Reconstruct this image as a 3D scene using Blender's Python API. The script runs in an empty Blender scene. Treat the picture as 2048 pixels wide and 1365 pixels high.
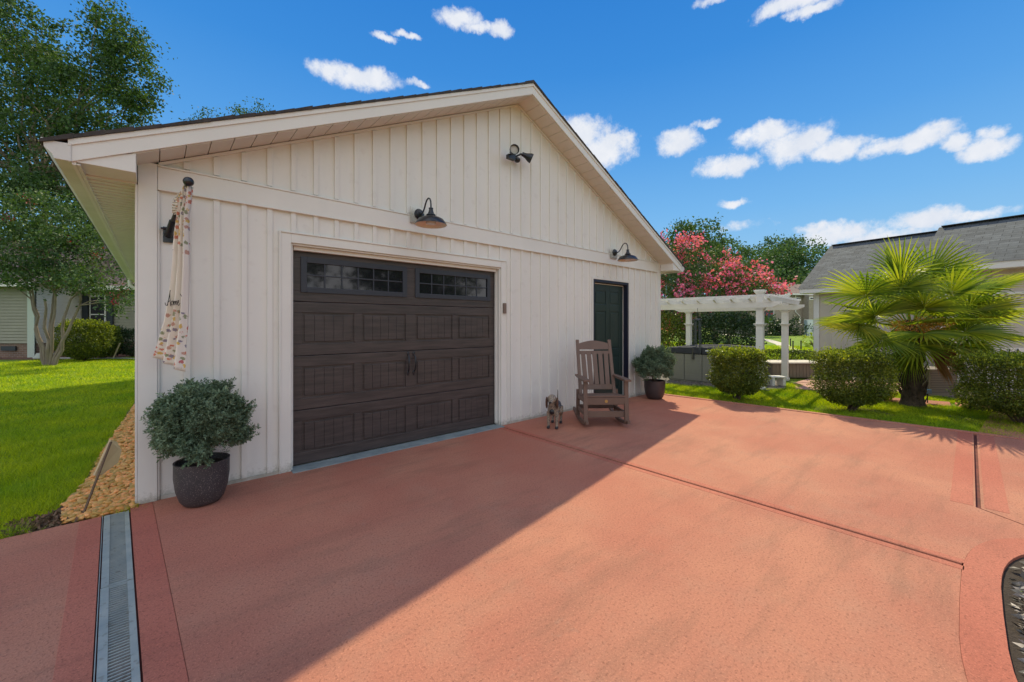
import bpy, bmesh, math, random
import numpy as np
from mathutils import Vector, Matrix
from mathutils.geometry import tessellate_polygon
random.seed(7); rng = np.random.default_rng(7)
scene = bpy.context.scene
COL = scene.collection
PI = math.pi; rad = math.radians

# ------------------------------------------------------------------ camera
TH = math.atan(916/808)
F = Vector((math.cos(TH), math.sin(TH), 0)); R = Vector((math.sin(TH), -math.cos(TH), 0)); UP = Vector((0, 0, 1))
CAM = Vector((0.09, -4.22, 1.38)); FPX = 808.0; HX, HY = 1024.0, 648.0
cd = bpy.data.cameras.new('camera'); cam = bpy.data.objects.new('camera', cd); COL.objects.link(cam)
cam.location = CAM
cam.rotation_euler = (PI/2, 0, math.atan2(F.y, F.x) - PI/2)
cd.sensor_width = 36; cd.lens = 36*FPX/2048; cd.shift_y = -(682.5-HY)/2048
cd.clip_end = 3000; cd.clip_start = 0.05
scene.camera = cam
def W(px, py, D): return CAM + F*D + R*((px-HX)/FPX*D) + UP*((HY-py)/FPX*D)      # a point seen at px,py at depth D
def G(px, py): p = W(px, py, FPX*CAM.z/(py-HY)); return Vector((p.x, p.y, 0))
def CW(xc, zc, z=0): p = CAM + F*zc + R*xc; return Vector((p.x, p.y, z))

# ------------------------------------------------------------------ sky, sun, exposure
SUN = Vector((0.805, 0.472, 1.0)).normalized()
el = math.asin(SUN.z); az = math.atan2(SUN.x, SUN.y)
scene.view_settings.view_transform = 'Standard'; scene.view_settings.look = 'None'
scene.view_settings.gamma = 1; scene.view_settings.exposure = 0.9
wd = bpy.data.worlds.new("World"); scene.world = wd; wd.use_nodes = True
nt = wd.node_tree; nt.nodes.clear()
def N(t, typ, **kw):
    n = t.nodes.new(typ)
    for k, v in kw.items(): setattr(n, k, v)
    return n
out = N(nt, 'ShaderNodeOutputWorld'); bg = N(nt, 'ShaderNodeBackground'); sky = N(nt, 'ShaderNodeTexSky')
sky.sky_type = 'NISHITA'; sky.sun_disc = False; sky.sun_elevation = el; sky.sun_rotation = az
sky.altitude = 200; sky.air_density = 1.0; sky.dust_density = 0.4; sky.ozone_density = 2.0
SKYS = 0.15
hs = N(nt, 'ShaderNodeHueSaturation'); hs.inputs['Saturation'].default_value = 1.25; hs.inputs['Value'].default_value = 0.9; hs.inputs['Hue'].default_value=0.5
nt.links.new(sky.outputs[0], hs.inputs['Color'])
ramp = N(nt, 'ShaderNodeValToRGB'); sepz = N(nt, 'ShaderNodeSeparateXYZ'); tcz = N(nt, 'ShaderNodeTexCoord'); nt.links.new(tcz.outputs['Generated'], sepz.inputs[0]); nt.links.new(sepz.outputs[2], ramp.inputs[0])
re_ = ramp.color_ramp.elements; KS = 3.57*.25
re_[0].position = 0; re_[0].color = (.38*KS,.64*KS,.86*KS,1); re_[1].position = 1; re_[1].color = (.022*KS,.15*KS,.50*KS,1)
for pz, cz_ in ((.14,(.29,.57,.86)),(.24,(.19,.48,.86)),(.38,(.10,.36,.80)),(.52,(.050,.27,.72)),(.65,(.032,.22,.66))): e = re_.new(pz); e.color = (cz_[0]*KS,cz_[1]*KS,cz_[2]*KS,1)
rsc = N(nt, 'ShaderNodeVectorMath', operation='SCALE'); nt.links.new(ramp.outputs[0], rsc.inputs[0]); rsc.inputs['Scale'].default_value = 4.0
dk_ = N(nt, 'ShaderNodeMix', data_type='RGBA', blend_type='DARKEN'); dk_.inputs[0].default_value = 1; nt.links.new(hs.outputs[0], dk_.inputs[6]); nt.links.new(rsc.outputs[0], dk_.inputs[7])
tc = N(nt, 'ShaderNodeTexCoord')
def vm(op, a, b=None, t=nt):
    n = N(t, 'ShaderNodeVectorMath', operation=op)
    for i, v in enumerate((a, b)):
        if v is None: continue
        if isinstance(v, (tuple, list, Vector)): n.inputs[i].default_value = tuple(v)
        else: t.links.new(v, n.inputs[i])
    return n.outputs['Value'] if op in ('DOT_PRODUCT', 'LENGTH') else n.outputs[0]
def mth(op, a, b=None, c=None, t=nt, clamp=False):
    n = N(t, 'ShaderNodeMath', operation=op); n.use_clamp = clamp
    for i, v in enumerate((a, b, c)):
        if v is None: continue
        if isinstance(v, (int, float)): n.inputs[i].default_value = v
        else: t.links.new(v, n.inputs[i])
    return n.outputs[0]
def noise(t, vec, scale, detail=4, rough=0.55, w=None):
    n = N(t, 'ShaderNodeTexNoise'); n.inputs['Scale'].default_value = scale; n.inputs['Detail'].default_value = detail; n.inputs['Roughness'].default_value = rough
    if vec is not None: t.links.new(vec, n.inputs['Vector'])
    return n
nz1 = noise(nt, tc.outputs['Generated'], 16, 6, 0.62)
warp = vm('SUBTRACT', nz1.outputs['Color'], (0.5, 0.5, 0.5))
ws = N(nt, 'ShaderNodeVectorMath', operation='SCALE'); nt.links.new(warp, ws.inputs[0]); ws.inputs['Scale'].default_value = 0.045
dirn = vm('ADD', tc.outputs['Generated'], ws.outputs[0])
def pdir(px, py): return (F + R*((px-HX)/FPX) + UP*((HY-py)/FPX)).normalized()
clouds = [(700,152,78,28,1),(745,158,60,26,1),(835,168,30,7,.6),(918,38,46,24,1),(955,55,46,13,.9),(1002,60,28,18,1),(765,74,30,9,.8),(815,69,32,8,.8),
 (1585,10,85,24,1),(1620,26,60,14,1),(1150,270,80,36,1),(1200,305,72,42,1),(1235,285,42,22,1),(1355,285,46,32,1),(1405,245,34,8,.7),(1455,332,66,24,1),
 (1530,268,76,26,1),(1595,290,82,36,1),(1680,293,70,26,1),(1770,290,60,22,1),(1850,275,72,28,1),(1905,287,40,18,1),(1970,297,64,24,1),(1985,270,34,14,.8),
 (1467,405,36,9,.9),(1480,452,60,10,.35),(1670,470,95,22,.95),(1640,458,60,14,.8),(1850,440,90,24,.95),(1950,432,90,14,.9),(1760,475,110,16,.8),(1425,0,40,10,.6)]
acc = None
for px, py, rx, ry, s in clouds:
    c = pdir(px, py); e1 = Vector((c.y, -c.x, 0)).normalized(); e2 = c.cross(e1).normalized()
    a = (pdir(px+rx, py)-c).length*1.12; b = (pdir(px, py-ry)-c).length*1.15
    dl = vm('SUBTRACT', dirn, c)
    u = vm('DOT_PRODUCT', dl, tuple(e1/a)); v = vm('DOT_PRODUCT', dl, tuple(e2/b))
    q = mth('MULTIPLY_ADD', u, u, mth('MULTIPLY', v, v))
    f = mth('MULTIPLY_ADD', q, -s, s)
    acc = f if acc is None else mth('MAXIMUM', acc, f)
nz2 = noise(nt, tc.outputs['Generated'], 34, 9, 0.68)
dens = mth('ADD', acc, mth('MULTIPLY', mth('SUBTRACT', nz2.outputs['Fac'], 0.50), 1.9))
mr = N(nt, 'ShaderNodeMapRange'); mr.interpolation_type = 'SMOOTHSTEP'; nt.links.new(dens, mr.inputs[0]); mr.inputs[1].default_value = -0.05; mr.inputs[2].default_value = 0.95
gate = mth('GREATER_THAN', acc, -0.4)
cden = mth('MULTIPLY', mth('MULTIPLY', mr.outputs[0], 1.0), gate)
mix = N(nt, 'ShaderNodeMix', data_type='RGBA'); nt.links.new(cden, mix.inputs[0]); nt.links.new(dk_.outputs[2], mix.inputs[6])
nz3 = noise(nt, tc.outputs['Generated'], 22, 4, 0.6)
cr = N(nt, 'ShaderNodeMix', data_type='RGBA'); nt.links.new(nz3.outputs['Fac'], cr.inputs[0])
cr.inputs[6].default_value = (2.3, 2.55, 3.0, 1); cr.inputs[7].default_value = (3.5, 3.5, 3.55, 1)
nt.links.new(cr.outputs[2], mix.inputs[7])
# broken bright clouds added unseen behind the viewpoint, as fill light for the shade
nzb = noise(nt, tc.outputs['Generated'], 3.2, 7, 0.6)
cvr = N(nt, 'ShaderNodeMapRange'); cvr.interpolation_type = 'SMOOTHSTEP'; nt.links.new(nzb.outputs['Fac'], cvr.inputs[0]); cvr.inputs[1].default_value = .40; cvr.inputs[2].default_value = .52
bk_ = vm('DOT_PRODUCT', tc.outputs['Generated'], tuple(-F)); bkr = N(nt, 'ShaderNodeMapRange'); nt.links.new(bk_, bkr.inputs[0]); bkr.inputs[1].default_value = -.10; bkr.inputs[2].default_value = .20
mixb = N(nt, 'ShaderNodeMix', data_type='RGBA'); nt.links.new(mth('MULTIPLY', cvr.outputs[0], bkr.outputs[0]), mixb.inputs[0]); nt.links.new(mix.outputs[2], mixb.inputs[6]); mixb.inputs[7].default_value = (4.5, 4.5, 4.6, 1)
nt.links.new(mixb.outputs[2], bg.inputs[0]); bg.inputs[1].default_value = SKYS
nt.links.new(bg.outputs[0], out.inputs[0])
sd = bpy.data.lights.new('sun', 'SUN'); so = bpy.data.objects.new('sun', sd); COL.objects.link(so)
sd.energy = 2.6; sd.angle = rad(0.55); sd.color = (1.0, 0.88, 0.58)
so.rotation_euler = SUN.to_track_quat('Z', 'Y').to_euler(); so.location = (20, 12, 30)

# ------------------------------------------------------------------ materials
def lin(c): return tuple(((x/255)/12.92 if x/255 <= 0.04045 else ((x/255+0.055)/1.055)**2.4) for x in c)
MATS = {}
def mat(name, col, rough=0.6, col2=None, scale=5, stretch=(1,1,1), bump=0, bscale=None, metal=0, spec=0.5, speck=None, island=0, trans=0, detail=5, dist=0.01, coat=0):
    if name in MATS: return MATS[name]
    m = bpy.data.materials.new(name); m.use_nodes = True; t = m.node_tree; p = t.nodes['Principled BSDF']
    p.inputs['Roughness'].default_value = rough; p.inputs['Metallic'].default_value = metal; p.inputs['Specular IOR Level'].default_value = spec
    p.inputs['Coat Weight'].default_value = coat
    p.inputs['Base Color'].default_value = (*col, 1)
    tcn = N(t, 'ShaderNodeTexCoord'); mp = N(t, 'ShaderNodeMapping'); mp.inputs['Scale'].default_value = stretch
    t.links.new(tcn.outputs['Object'], mp.inputs[0]); vec = mp.outputs[0]
    cout = None
    if col2 is not None:
        n = noise(t, vec, scale, detail, 0.6); mx = N(t, 'ShaderNodeMix', data_type='RGBA')
        r = N(t, 'ShaderNodeMapRange'); r.inputs[1].default_value = 0.32; r.inputs[2].default_value = 0.68; t.links.new(n.outputs['Fac'], r.inputs[0])
        t.links.new(r.outputs[0], mx.inputs[0]); mx.inputs[6].default_value = (*col, 1); mx.inputs[7].default_value = (*col2, 1); cout = mx.outputs[2]
    if speck:
        sc, amt, sc_col = speck
        n = noise(t, tcn.outputs['Object'], sc, 2, 0.5); r = N(t, 'ShaderNodeMapRange'); r.inputs[1].default_value = 0.60; r.inputs[2].default_value = 0.68; r.inputs[4].default_value = amt
        t.links.new(n.outputs['Fac'], r.inputs[0]); mx = N(t, 'ShaderNodeMix', data_type='RGBA'); t.links.new(r.outputs[0], mx.inputs[0])
        if cout: t.links.new(cout, mx.inputs[6])
        else: mx.inputs[6].default_value = (*col, 1)
        mx.inputs[7].default_value = (*sc_col, 1); cout = mx.outputs[2]
    if island:
        g = N(t, 'ShaderNodeNewGeometry'); h = N(t, 'ShaderNodeHueSaturation')
        v = mth('MULTIPLY_ADD', g.outputs['Random Per Island'], island, 1-island/2, t=t)
        hh = mth('MULTIPLY_ADD', g.outputs['Random Per Island'], -0.045, 0.52, t=t)
        t.links.new(v, h.inputs['Value']); t.links.new(hh, h.inputs['Hue'])
        if cout: t.links.new(cout, h.inputs['Color'])
        else: h.inputs['Color'].default_value = (*col, 1)
        cout = h.outputs[0]
    if cout: t.links.new(cout, p.inputs['Base Color'])
    if bump:
        n = noise(t, vec, bscale or scale, 4, 0.6); b = N(t, 'ShaderNodeBump'); b.inputs['Strength'].default_value = bump; b.inputs['Distance'].default_value = dist
        t.links.new(n.outputs['Fac'], b.inputs['Height']); t.links.new(b.outputs[0], p.inputs['Normal'])
    if trans:
        tr = N(t, 'ShaderNodeBsdfTranslucent'); ms = N(t, 'ShaderNodeMixShader'); ms.inputs[0].default_value = trans
        g2 = N(t, 'ShaderNodeMix', data_type='RGBA', blend_type='MULTIPLY'); g2.inputs[0].default_value = 1; g2.inputs[7].default_value = (1.5, 1.35, 0.5, 1)
        if cout: t.links.new(cout, g2.inputs[6])
        else: g2.inputs[6].default_value = (*col, 1)
        t.links.new(g2.outputs[2], tr.inputs[0]); t.links.new(p.outputs[0], ms.inputs[1]); t.links.new(tr.outputs[0], ms.inputs[2])
        t.links.new(ms.outputs[0], t.nodes['Material Output'].inputs[0])
    MATS[name] = m; return m

def driveway_mat(name, c1, c2, c3):
    m = bpy.data.materials.new(name); m.use_nodes = True; t = m.node_tree; p = t.nodes['Principled BSDF']
    tcn = N(t, 'ShaderNodeTexCoord'); o = tcn.outputs['Object']
    a = noise(t, o, 0.9, 6, 0.6); b = noise(t, o, 3.2, 6, 0.7); c = noise(t, o, 75, 4, 0.75); d = noise(t, o, 130, 2, 0.6)
    st = N(t, 'ShaderNodeMapping'); st.inputs['Scale'].default_value = (0.5, 2.4, 1); st.inputs['Rotation'].default_value = (0, 0, 0.35); t.links.new(o, st.inputs[0])
    e = noise(t, st.outputs[0], 2.0, 7, 0.7)
    def mixc(f, ca, cb, lo=0.35, hi=0.65, amt=1):
        r = N(t, 'ShaderNodeMapRange'); r.inputs[1].default_value = lo; r.inputs[2].default_value = hi; r.inputs[4].default_value = amt; t.links.new(f, r.inputs[0])
        x = N(t, 'ShaderNodeMix', data_type='RGBA'); t.links.new(r.outputs[0], x.inputs[0])
        for i, v in ((6, ca), (7, cb)):
            if isinstance(v, tuple): x.inputs[i].default_value = (*v, 1)
            else: t.links.new(v, x.inputs[i])
        return x.outputs[2]
    k = mixc(a.outputs['Fac'], c1, c2)
    k = mixc(b.outputs['Fac'], k, c3, 0.5, 0.8, 0.45)
    k = mixc(e.outputs['Fac'], k, tuple(x*0.42 for x in c3), 0.50, 0.78, 0.62)
    k = mixc(b.outputs['Fac'], (0.3,0.25,0.2), k, 0.12, 0.36, 1)
    g3 = noise(t, o, 0.45, 4, 0.5); k = mixc(g3.outputs['Fac'], k, (c1[0]*.92, c1[1]*.72, c1[2]*.72), 0.5, 0.7, 0.8)
    k = mixc(c.outputs['Fac'], k, tuple(x*0.42 for x in c2), 0.53, 0.66, 0.75)
    k = mixc(d.outputs['Fac'], k, tuple(min(1, x*1.45) for x in c1), 0.55, 0.72, 0.5)
    t.links.new(k, p.inputs['Base Color']); p.inputs['Roughness'].default_value = 0.85; p.inputs['Specular IOR Level'].default_value = 0.3
    bp = N(t, 'ShaderNodeBump'); bp.inputs['Strength'].default_value = 0.8; bp.inputs['Distance'].default_value = 0.006
    t.links.new(c.outputs['Fac'], bp.inputs['Height']); t.links.new(bp.outputs[0], p.inputs['Normal'])
    MATS[name] = m; return m

def shingle_mat(name, c1, c2, course=0.14):
    m = bpy.data.materials.new(name); m.use_nodes = True; t = m.node_tree; p = t.nodes['Principled BSDF']
    uv = N(t, 'ShaderNodeUVMap'); br = N(t, 'ShaderNodeTexBrick'); t.links.new(uv.outputs[0], br.inputs[0])
    br.inputs['Color1'].default_value = (*c1, 1); br.inputs['Color2'].default_value = (*c2, 1); br.inputs['Mortar'].default_value = (*[x*0.55 for x in c1], 1)
    br.inputs['Scale'].default_value = 1; br.inputs['Brick Width'].default_value = 0.3; br.inputs['Row Height'].default_value = course; br.inputs['Mortar Size'].default_value = 0.005
    br.inputs['Mortar Smooth'].default_value = 0.3
    n = noise(t, uv.outputs[0], 5, 6, 0.7); x = N(t, 'ShaderNodeMix', data_type='RGBA', blend_type='OVERLAY'); x.inputs[0].default_value = 0.7
    t.links.new(br.outputs[0], x.inputs[6]); t.links.new(n.outputs['Fac'], x.inputs[7]); t.links.new(x.outputs[2], p.inputs['Base Color'])
    p.inputs['Roughness'].default_value = 0.9
    bp = N(t, 'ShaderNodeBump'); bp.inputs['Strength'].default_value = 0.8; bp.inputs['Distance'].default_value = 0.01; bp.invert = True
    t.links.new(br.outputs['Fac'], bp.inputs['Height']); t.links.new(bp.outputs[0], p.inputs['Normal'])
    MATS[name] = m; return m
def brick_mat(name, c1, c2, mortar):
    m = bpy.data.materials.new(name); m.use_nodes = True; t = m.node_tree; p = t.nodes['Principled BSDF']
    uv = N(t, 'ShaderNodeUVMap'); br = N(t, 'ShaderNodeTexBrick'); t.links.new(uv.outputs[0], br.inputs[0])
    br.inputs['Color1'].default_value = (*c1, 1); br.inputs['Color2'].default_value = (*c2, 1); br.inputs['Mortar'].default_value = (*mortar, 1)
    br.inputs['Scale'].default_value = 1; br.inputs['Brick Width'].default_value = 0.21; br.inputs['Row Height'].default_value = 0.075; br.inputs['Mortar Size'].default_value = 0.008
    t.links.new(br.outputs[0], p.inputs['Base Color']); p.inputs['Roughness'].default_value = 0.85; MATS[name] = m; return m

M_wall = mat('white_siding_paint', (.74,.72,.665), .5, (.79,.77,.715), 1.3, (1,1,.5), bump=.06, bscale=60, dist=.002, speck=(9, .10, (.45,.38,.33)))
M_trim = mat('white_trim_paint', (.78,.76,.70), .45, (.73,.71,.655), 2.0, (1,1,1))
M_soffit = mat('soffit_vinyl', (.72,.69,.62), .5, (.66,.63,.56), 2)
M_gutter = mat('gutter_aluminium', (.70,.68,.64), .35, (.60,.58,.53), 3)
M_dirt = mat('grimy_base', (.32,.30,.24), .8, (.55,.52,.46), 8)
M_roof = shingle_mat('garage_shingles', (.055,.045,.04), (.09,.075,.065))
M_roofedge = mat('shingle_edge', (.035,.03,.028), .9, (.07,.06,.055), 20, bump=.5)
M_door = mat('garage_door_paint', (.034,.028,.0275), .42, (.078,.060,.056), 5, (.7,1,9), bump=.25, bscale=14, dist=.003, detail=8)
M_doorline = mat('garage_door_window_frame', (.032,.036,.05), .4)
M_pane = mat('dark_glass', (.012,.013,.017), .05, spec=.7)
M_black = mat('black_metal', (.008,.011,.017), .34, coat=.2)
M_lampin = mat('lamp_inside_enamel', (.75,.68,.60), .4)
M_glass = mat('lamp_glass', (.55,.50,.45), .1)
M_green = mat('dark_green_door', (.018,.034,.032), .33, (.022,.04,.038), 3)
M_navy = mat('navy_door_frame', (.012,.014,.034), .35)
M_brass = mat('aged_bronze', (.10,.065,.04), .4, metal=.6)
M_thresh = mat('bare_concrete', (.27,.32,.32), .85, (.17,.21,.22), 7, bump=.4, bscale=40)
M_drive = driveway_mat('red_stained_concrete', (.495,.215,.136), (.40,.155,.105), (.39,.235,.165))
M_band = driveway_mat('darker_red_band', (.49,.170,.112), (.42,.142,.095), (.41,.165,.112))
M_groove = mat('dark_red_joint', (.20,.055,.045), .9, (.10,.035,.03), 12)  # dark red base colour that shows in the slab joints
M_steel = mat('galvanised_steel', (.50,.54,.50), .42, (.36,.42,.42), 9, metal=.45, speck=(30,.4,(.2,.17,.12)))
M_chan = mat('drain_channel_dark', (.004,.007,.010), .9)
M_pot = mat('speckled_pot', (.038,.034,.037), .55, (.06,.052,.055), 6, speck=(150,.9,(.26,.22,.2)), bump=.1, bscale=60, dist=.002)
M_potb = mat('plain_brown_pot', (.045,.034,.034), .45, (.06,.045,.044), 6)
M_soil = mat('potting_soil', (.03,.02,.014), .95, (.05,.035,.025), 30, bump=1, bscale=60)
M_jun = mat('artificial_cedar', (.11,.18,.11), .75, (.20,.28,.18), 6, island=.8, trans=.15, spec=.2)
M_twig = mat('twig_bark', (.10,.07,.045), .9)
M_chair = mat('brown_plastic_lumber', (.165,.102,.075), .55, (.14,.086,.062), 4, (1,1,.3), bump=.1, bscale=50, dist=.002)
M_lawn = mat('lawn_ground', (.16,.26,.012), .95, (.22,.34,.015), 3, bump=1, bscale=60, dist=.05, detail=8)
M_grass = mat('grass_blades', (.20,.37,.008), .5, (.40,.50,.012), 1.3, island=1.0, trans=.5)
M_soilg = mat('bare_soil', (.07,.045,.028), .95, (.11,.075,.045), 9, bump=1, bscale=30, dist=.03)
M_mulch = mat('brown_mulch', (.20,.10,.065), .95, (.11,.055,.035), 14, bump=1, bscale=40, dist=.03)
M_peb = mat('yellow_river_pebbles', (.50,.24,.04), .5, (.68,.40,.12), 8, island=.8)
M_grav = mat('grey_gravel', (.20,.175,.15), .8, (.10,.09,.085), 25, bump=1, bscale=60, dist=.03)
M_wood = mat('weathered_wood', (.62,.50,.30), .8, (.52,.42,.25), 6, (1,1,.2), bump=.2)
M_wood2 = mat('dark_wood', (.11,.07,.045), .8, (.16,.11,.07), 8)
M_bark = mat('grey_bark', (.17,.135,.10), .9, (.26,.215,.16), 7, (1,1,.4), bump=.6, bscale=20)
M_leafbig = mat('broadleaf_foliage', (.034,.085,.024), .65, (.06,.125,.028), .5, island=.9, trans=.35)
M_leafmy = mat('myrtle_foliage', (.045,.10,.030), .6, (.07,.14,.035), .8, island=.8, trans=.3)
M_leafhedge = mat('hedge_foliage', (.085,.14,.018), .45, (.16,.21,.02), 3, island=1.1, trans=.35)
M_leafdark = mat('dark_shrub_foliage', (.022,.055,.018), .5, (.04,.08,.025), 3, island=.8, trans=.2)
M_leafyel = mat('yellow_green_foliage', (.22,.32,.02), .45, (.34,.42,.03), 5, island=.7, trans=.4)
M_leaffor = mat('forest_foliage', (.040,.10,.030), .7, (.085,.17,.035), .12, island=.7, trans=.25)
M_flower = mat('crape_myrtle_blossom', (.70,.085,.25), .6, (.80,.25,.34), 2.0, island=.6, trans=.3)
M_flowerd = mat('dark_red_blossom', (.30,.03,.045), .6, island=.6, trans=.3)
M_palm = mat('palm_frond', (.15,.26,.03), .36, (.27,.35,.03), 2, island=.7, trans=.5)
M_palmy = mat('yellow_palm_frond', (.30,.33,.03), .4, island=.4, trans=.4)
M_palmd = mat('dead_palm_frond', (.30,.18,.07), .8, island=.6, trans=.2)
M_fibre = mat('palm_trunk_fibre', (.055,.040,.028), .95, (.13,.09,.055), 14, (1,1,.5), bump=1, bscale=30, dist=.04)
M_vinyl = mat('white_vinyl', (.78,.77,.73), .4, (.70,.69,.65), 3)
M_tub = mat('grey_tub_panel', (.17,.175,.165), .5, (.15,.155,.145), 3, (.3,.3,8), bump=.2, bscale=10)
M_cover = mat('dark_tub_cover', (.030,.034,.046), .8, (.05,.055,.068), 4, bump=.3, bscale=5, spec=.2)
M_taupe = mat('taupe_box_panel', (.20,.16,.12), .6)
M_stone = mat('pink_flagstone', (.50,.27,.20), .85, (.40,.22,.17), 3, bump=.3, bscale=20)
M_bluegrey = shingle_mat('grey_shingles', (.075,.083,.090), (.125,.137,.143), .125)
M_brownroof = shingle_mat('brown_shingles', (.16,.11,.095), (.21,.155,.135), .18)
M_cream = mat('cream_siding', (.60,.54,.44), .6, (.54,.48,.39), 2)
M_khaki = mat('khaki_siding', (.30,.29,.21), .6, (.26,.25,.18), 2)
M_brick = brick_mat('tan_brick', (.36,.30,.22), (.28,.22,.16), (.40,.36,.30))
M_brickr = brick_mat('red_brown_brick', (.22,.13,.085), (.15,.09,.06), (.26,.22,.18))
M_shut = mat('dark_shutter', (.02,.028,.035), .5)
M_metalw = mat('white_metal', (.75,.77,.76), .4)

# ------------------------------------------------------------------ mesh helpers
def wloc(o):
    v = Vector((0, 0, 0))
    while o is not None: v = v + o.location; o = o.parent
    return v
class MB:
    def __init__(s): s.v = []; s.f = []; s.mi = []; s.uv = None
    def add(s, vs, fs, mi=0):
        b = len(s.v); s.v += [Vector(v) for v in vs]; s.f += [tuple(i+b for i in f) for f in fs]; s.mi += [mi]*len(fs); return s
    def box(s, a, b, mi=0, M=None):
        (x0, y0, z0), (x1, y1, z1) = a, b
        if x0 > x1: x0, x1 = x1, x0
        if y0 > y1: y0, y1 = y1, y0
        if z0 > z1: z0, z1 = z1, z0
        vs = [Vector(p) for p in ((x0,y0,z0),(x1,y0,z0),(x1,y1,z0),(x0,y1,z0),(x0,y0,z1),(x1,y0,z1),(x1,y1,z1),(x0,y1,z1))]
        if M: vs = [M @ v for v in vs]
        return s.add(vs, [(0,3,2,1),(4,5,6,7),(0,1,5,4),(1,2,6,5),(2,3,7,6),(3,0,4,7)], mi)
    def bar(s, p, q, w, h, up=(0,0,1), mi=0):            # box from p to q
        p = Vector(p); q = Vector(q); d = (q-p); L = d.length; d.normalize(); u = Vector(up); sd_ = d.cross(u).normalized(); u = sd_.cross(d)
        M = Matrix(((sd_.x, d.x, u.x, p.x), (sd_.y, d.y, u.y, p.y), (sd_.z, d.z, u.z, p.z), (0, 0, 0, 1)))
        return s.box((-w/2, 0, -h/2), (w/2, L, h/2), mi, M)
    def tube(s, pts, rs, n=10, cap=True, mi=0):
        pts = [Vector(p) for p in pts]
        if isinstance(rs, (int, float)): rs = [rs]*len(pts)
        b = len(s.v); prev = None
        for i, p in enumerate(pts):
            d = (pts[min(i+1, len(pts)-1)] - pts[max(i-1, 0)]).normalized()
            if prev is None: a = d.orthogonal().normalized()
            else: a = (prev - d*prev.dot(d)).normalized()
            prev = a; c = d.cross(a)
            for k in range(n):
                t = 2*PI*k/n; s.v.append(p + (a*math.cos(t)+c*math.sin(t))*rs[i])
        for i in range(len(pts)-1):
            for k in range(n):
                k2 = (k+1) % n; s.f.append((b+i*n+k, b+i*n+k2, b+(i+1)*n+k2, b+(i+1)*n+k)); s.mi.append(mi)
        if cap:
            s.f.append(tuple(b+k for k in reversed(range(n)))); s.f.append(tuple(b+(len(pts)-1)*n+k for k in range(n))); s.mi += [mi, mi]
        return s
    def lathe(s, prof, c=(0,0,0), n=28, M=None, mi=0):
        b = len(s.v); c = Vector(c)
        for r, z in prof:
            for k in range(n):
                t = 2*PI*k/n; v = Vector((r*math.cos(t), r*math.sin(t), z))
                if M: v = M @ v
                s.v.append(v + c)
        for i in range(len(prof)-1):
            for k in range(n):
                k2 = (k+1) % n; s.f.append((b+i*n+k, b+i*n+k2, b+(i+1)*n+k2, b+(i+1)*n+k)); s.mi.append(mi)
        return s
    def ball(s, c, r, n=16, m=10, sc=(1,1,1), mi=0):
        prof = [(max(1e-4, math.sin(PI*i/m))*r, -math.cos(PI*i/m)*r) for i in range(m+1)]
        return s.lathe(prof, c, n, Matrix.Diagonal((*sc, 1)), mi)
    def prism(s, loops, z0, z1, plane='XY', mi=0):        # loops: outer + holes
        def P(u, v, w): return Vector((u, v, w)) if plane == 'XY' else (Vector((u, w, v)) if plane == 'XZ' else Vector((w, u, v)))
        tri = tessellate_polygon([[Vector((u, v, 0)) for u, v in lp] for lp in loops])
        flat = [p for lp in loops for p in lp]; n = len(flat)
        vs = [P(u, v, z0) for u, v in flat] + [P(u, v, z1) for u, v in flat]
        fs = [tuple(t) for t in tri] + [tuple(i+n for i in reversed(t)) for t in tri]
        b = 0
        for lp in loops:
            k = len(lp)
            for i in range(k): j = (i+1) % k; fs.append((b+i, b+j, b+j+n, b+i+n))
            b += k
        return s.add(vs, fs, mi)
    def build(s, name, m, parent=None, world=True, bevel=0, smooth=False, seg=2, recalc=True):
        off = wloc(parent) if (parent is not None and world) else Vector((0, 0, 0))
        me = bpy.data.meshes.new(name); me.from_pydata([tuple(v-off) for v in s.v], [], s.f)
        for mm in (m if isinstance(m, (list, tuple)) else [m]): me.materials.append(mm)
        me.polygons.foreach_set('material_index', s.mi)
        if s.uv:
            ul = me.uv_layers.new(name='UVMap'); k = 0
            for fu in s.uv:
                for u in fu: ul.data[k].uv = u; k += 1
        if recalc:
            bm = bmesh.new(); bm.from_mesh(me); bmesh.ops.recalc_face_normals(bm, faces=bm.faces); bm.to_mesh(me); bm.free()
        if smooth:
            me.polygons.foreach_set('use_smooth', [True]*len(me.polygons))
            try: me.set_sharp_from_angle(angle=rad(40))
            except Exception: pass
        o = bpy.data.objects.new(name, me); COL.objects.link(o); o.parent = parent
        if bevel:
            b = o.modifiers.new('bevel', 'BEVEL'); b.width = bevel; b.segments = seg; b.limit_method = 'ANGLE'; b.angle_limit = rad(40)
        return o
def quad_uv(name, m, quads, parent=None, thick=0):
    """quads: list of (p0,p1,p2,p3): p0->p1 runs along courses, p0->p3 runs up; UVs in metres"""
    mb = MB(); mb.uv = []
    for q in quads:
        q = [Vector(p) for p in q]; mb.add(q, [(0,1,2,3)])
        e = (q[1]-q[0]).normalized(); nrm = e.cross(q[3]-q[0]).normalized(); g = nrm.cross(e)
        mb.uv.append([((p-q[0]).dot(e), (p-q[0]).dot(g)) for p in q])
    o = mb.build(name, m, parent, recalc=False)
    if thick: s = o.modifiers.new('solid', 'SOLIDIFY'); s.thickness = thick; s.offset = -1
    return o
def tag(o, label=None, cat=None, group=None, kind=None):
    if label: o['label'] = label
    if cat: o['category'] = cat
    if group: o['group'] = group
    if kind: o['kind'] = kind
    return o
def empty(name, loc, rz=0, label=None, cat=None, group=None):
    o = bpy.data.objects.new(name, None); COL.objects.link(o); o.location = loc; o.rotation_euler = (0, 0, rz); o.empty_display_size = .2
    return tag(o, label, cat, group)
def struct(o, label=None): o['kind'] = 'structure'; return o
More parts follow.
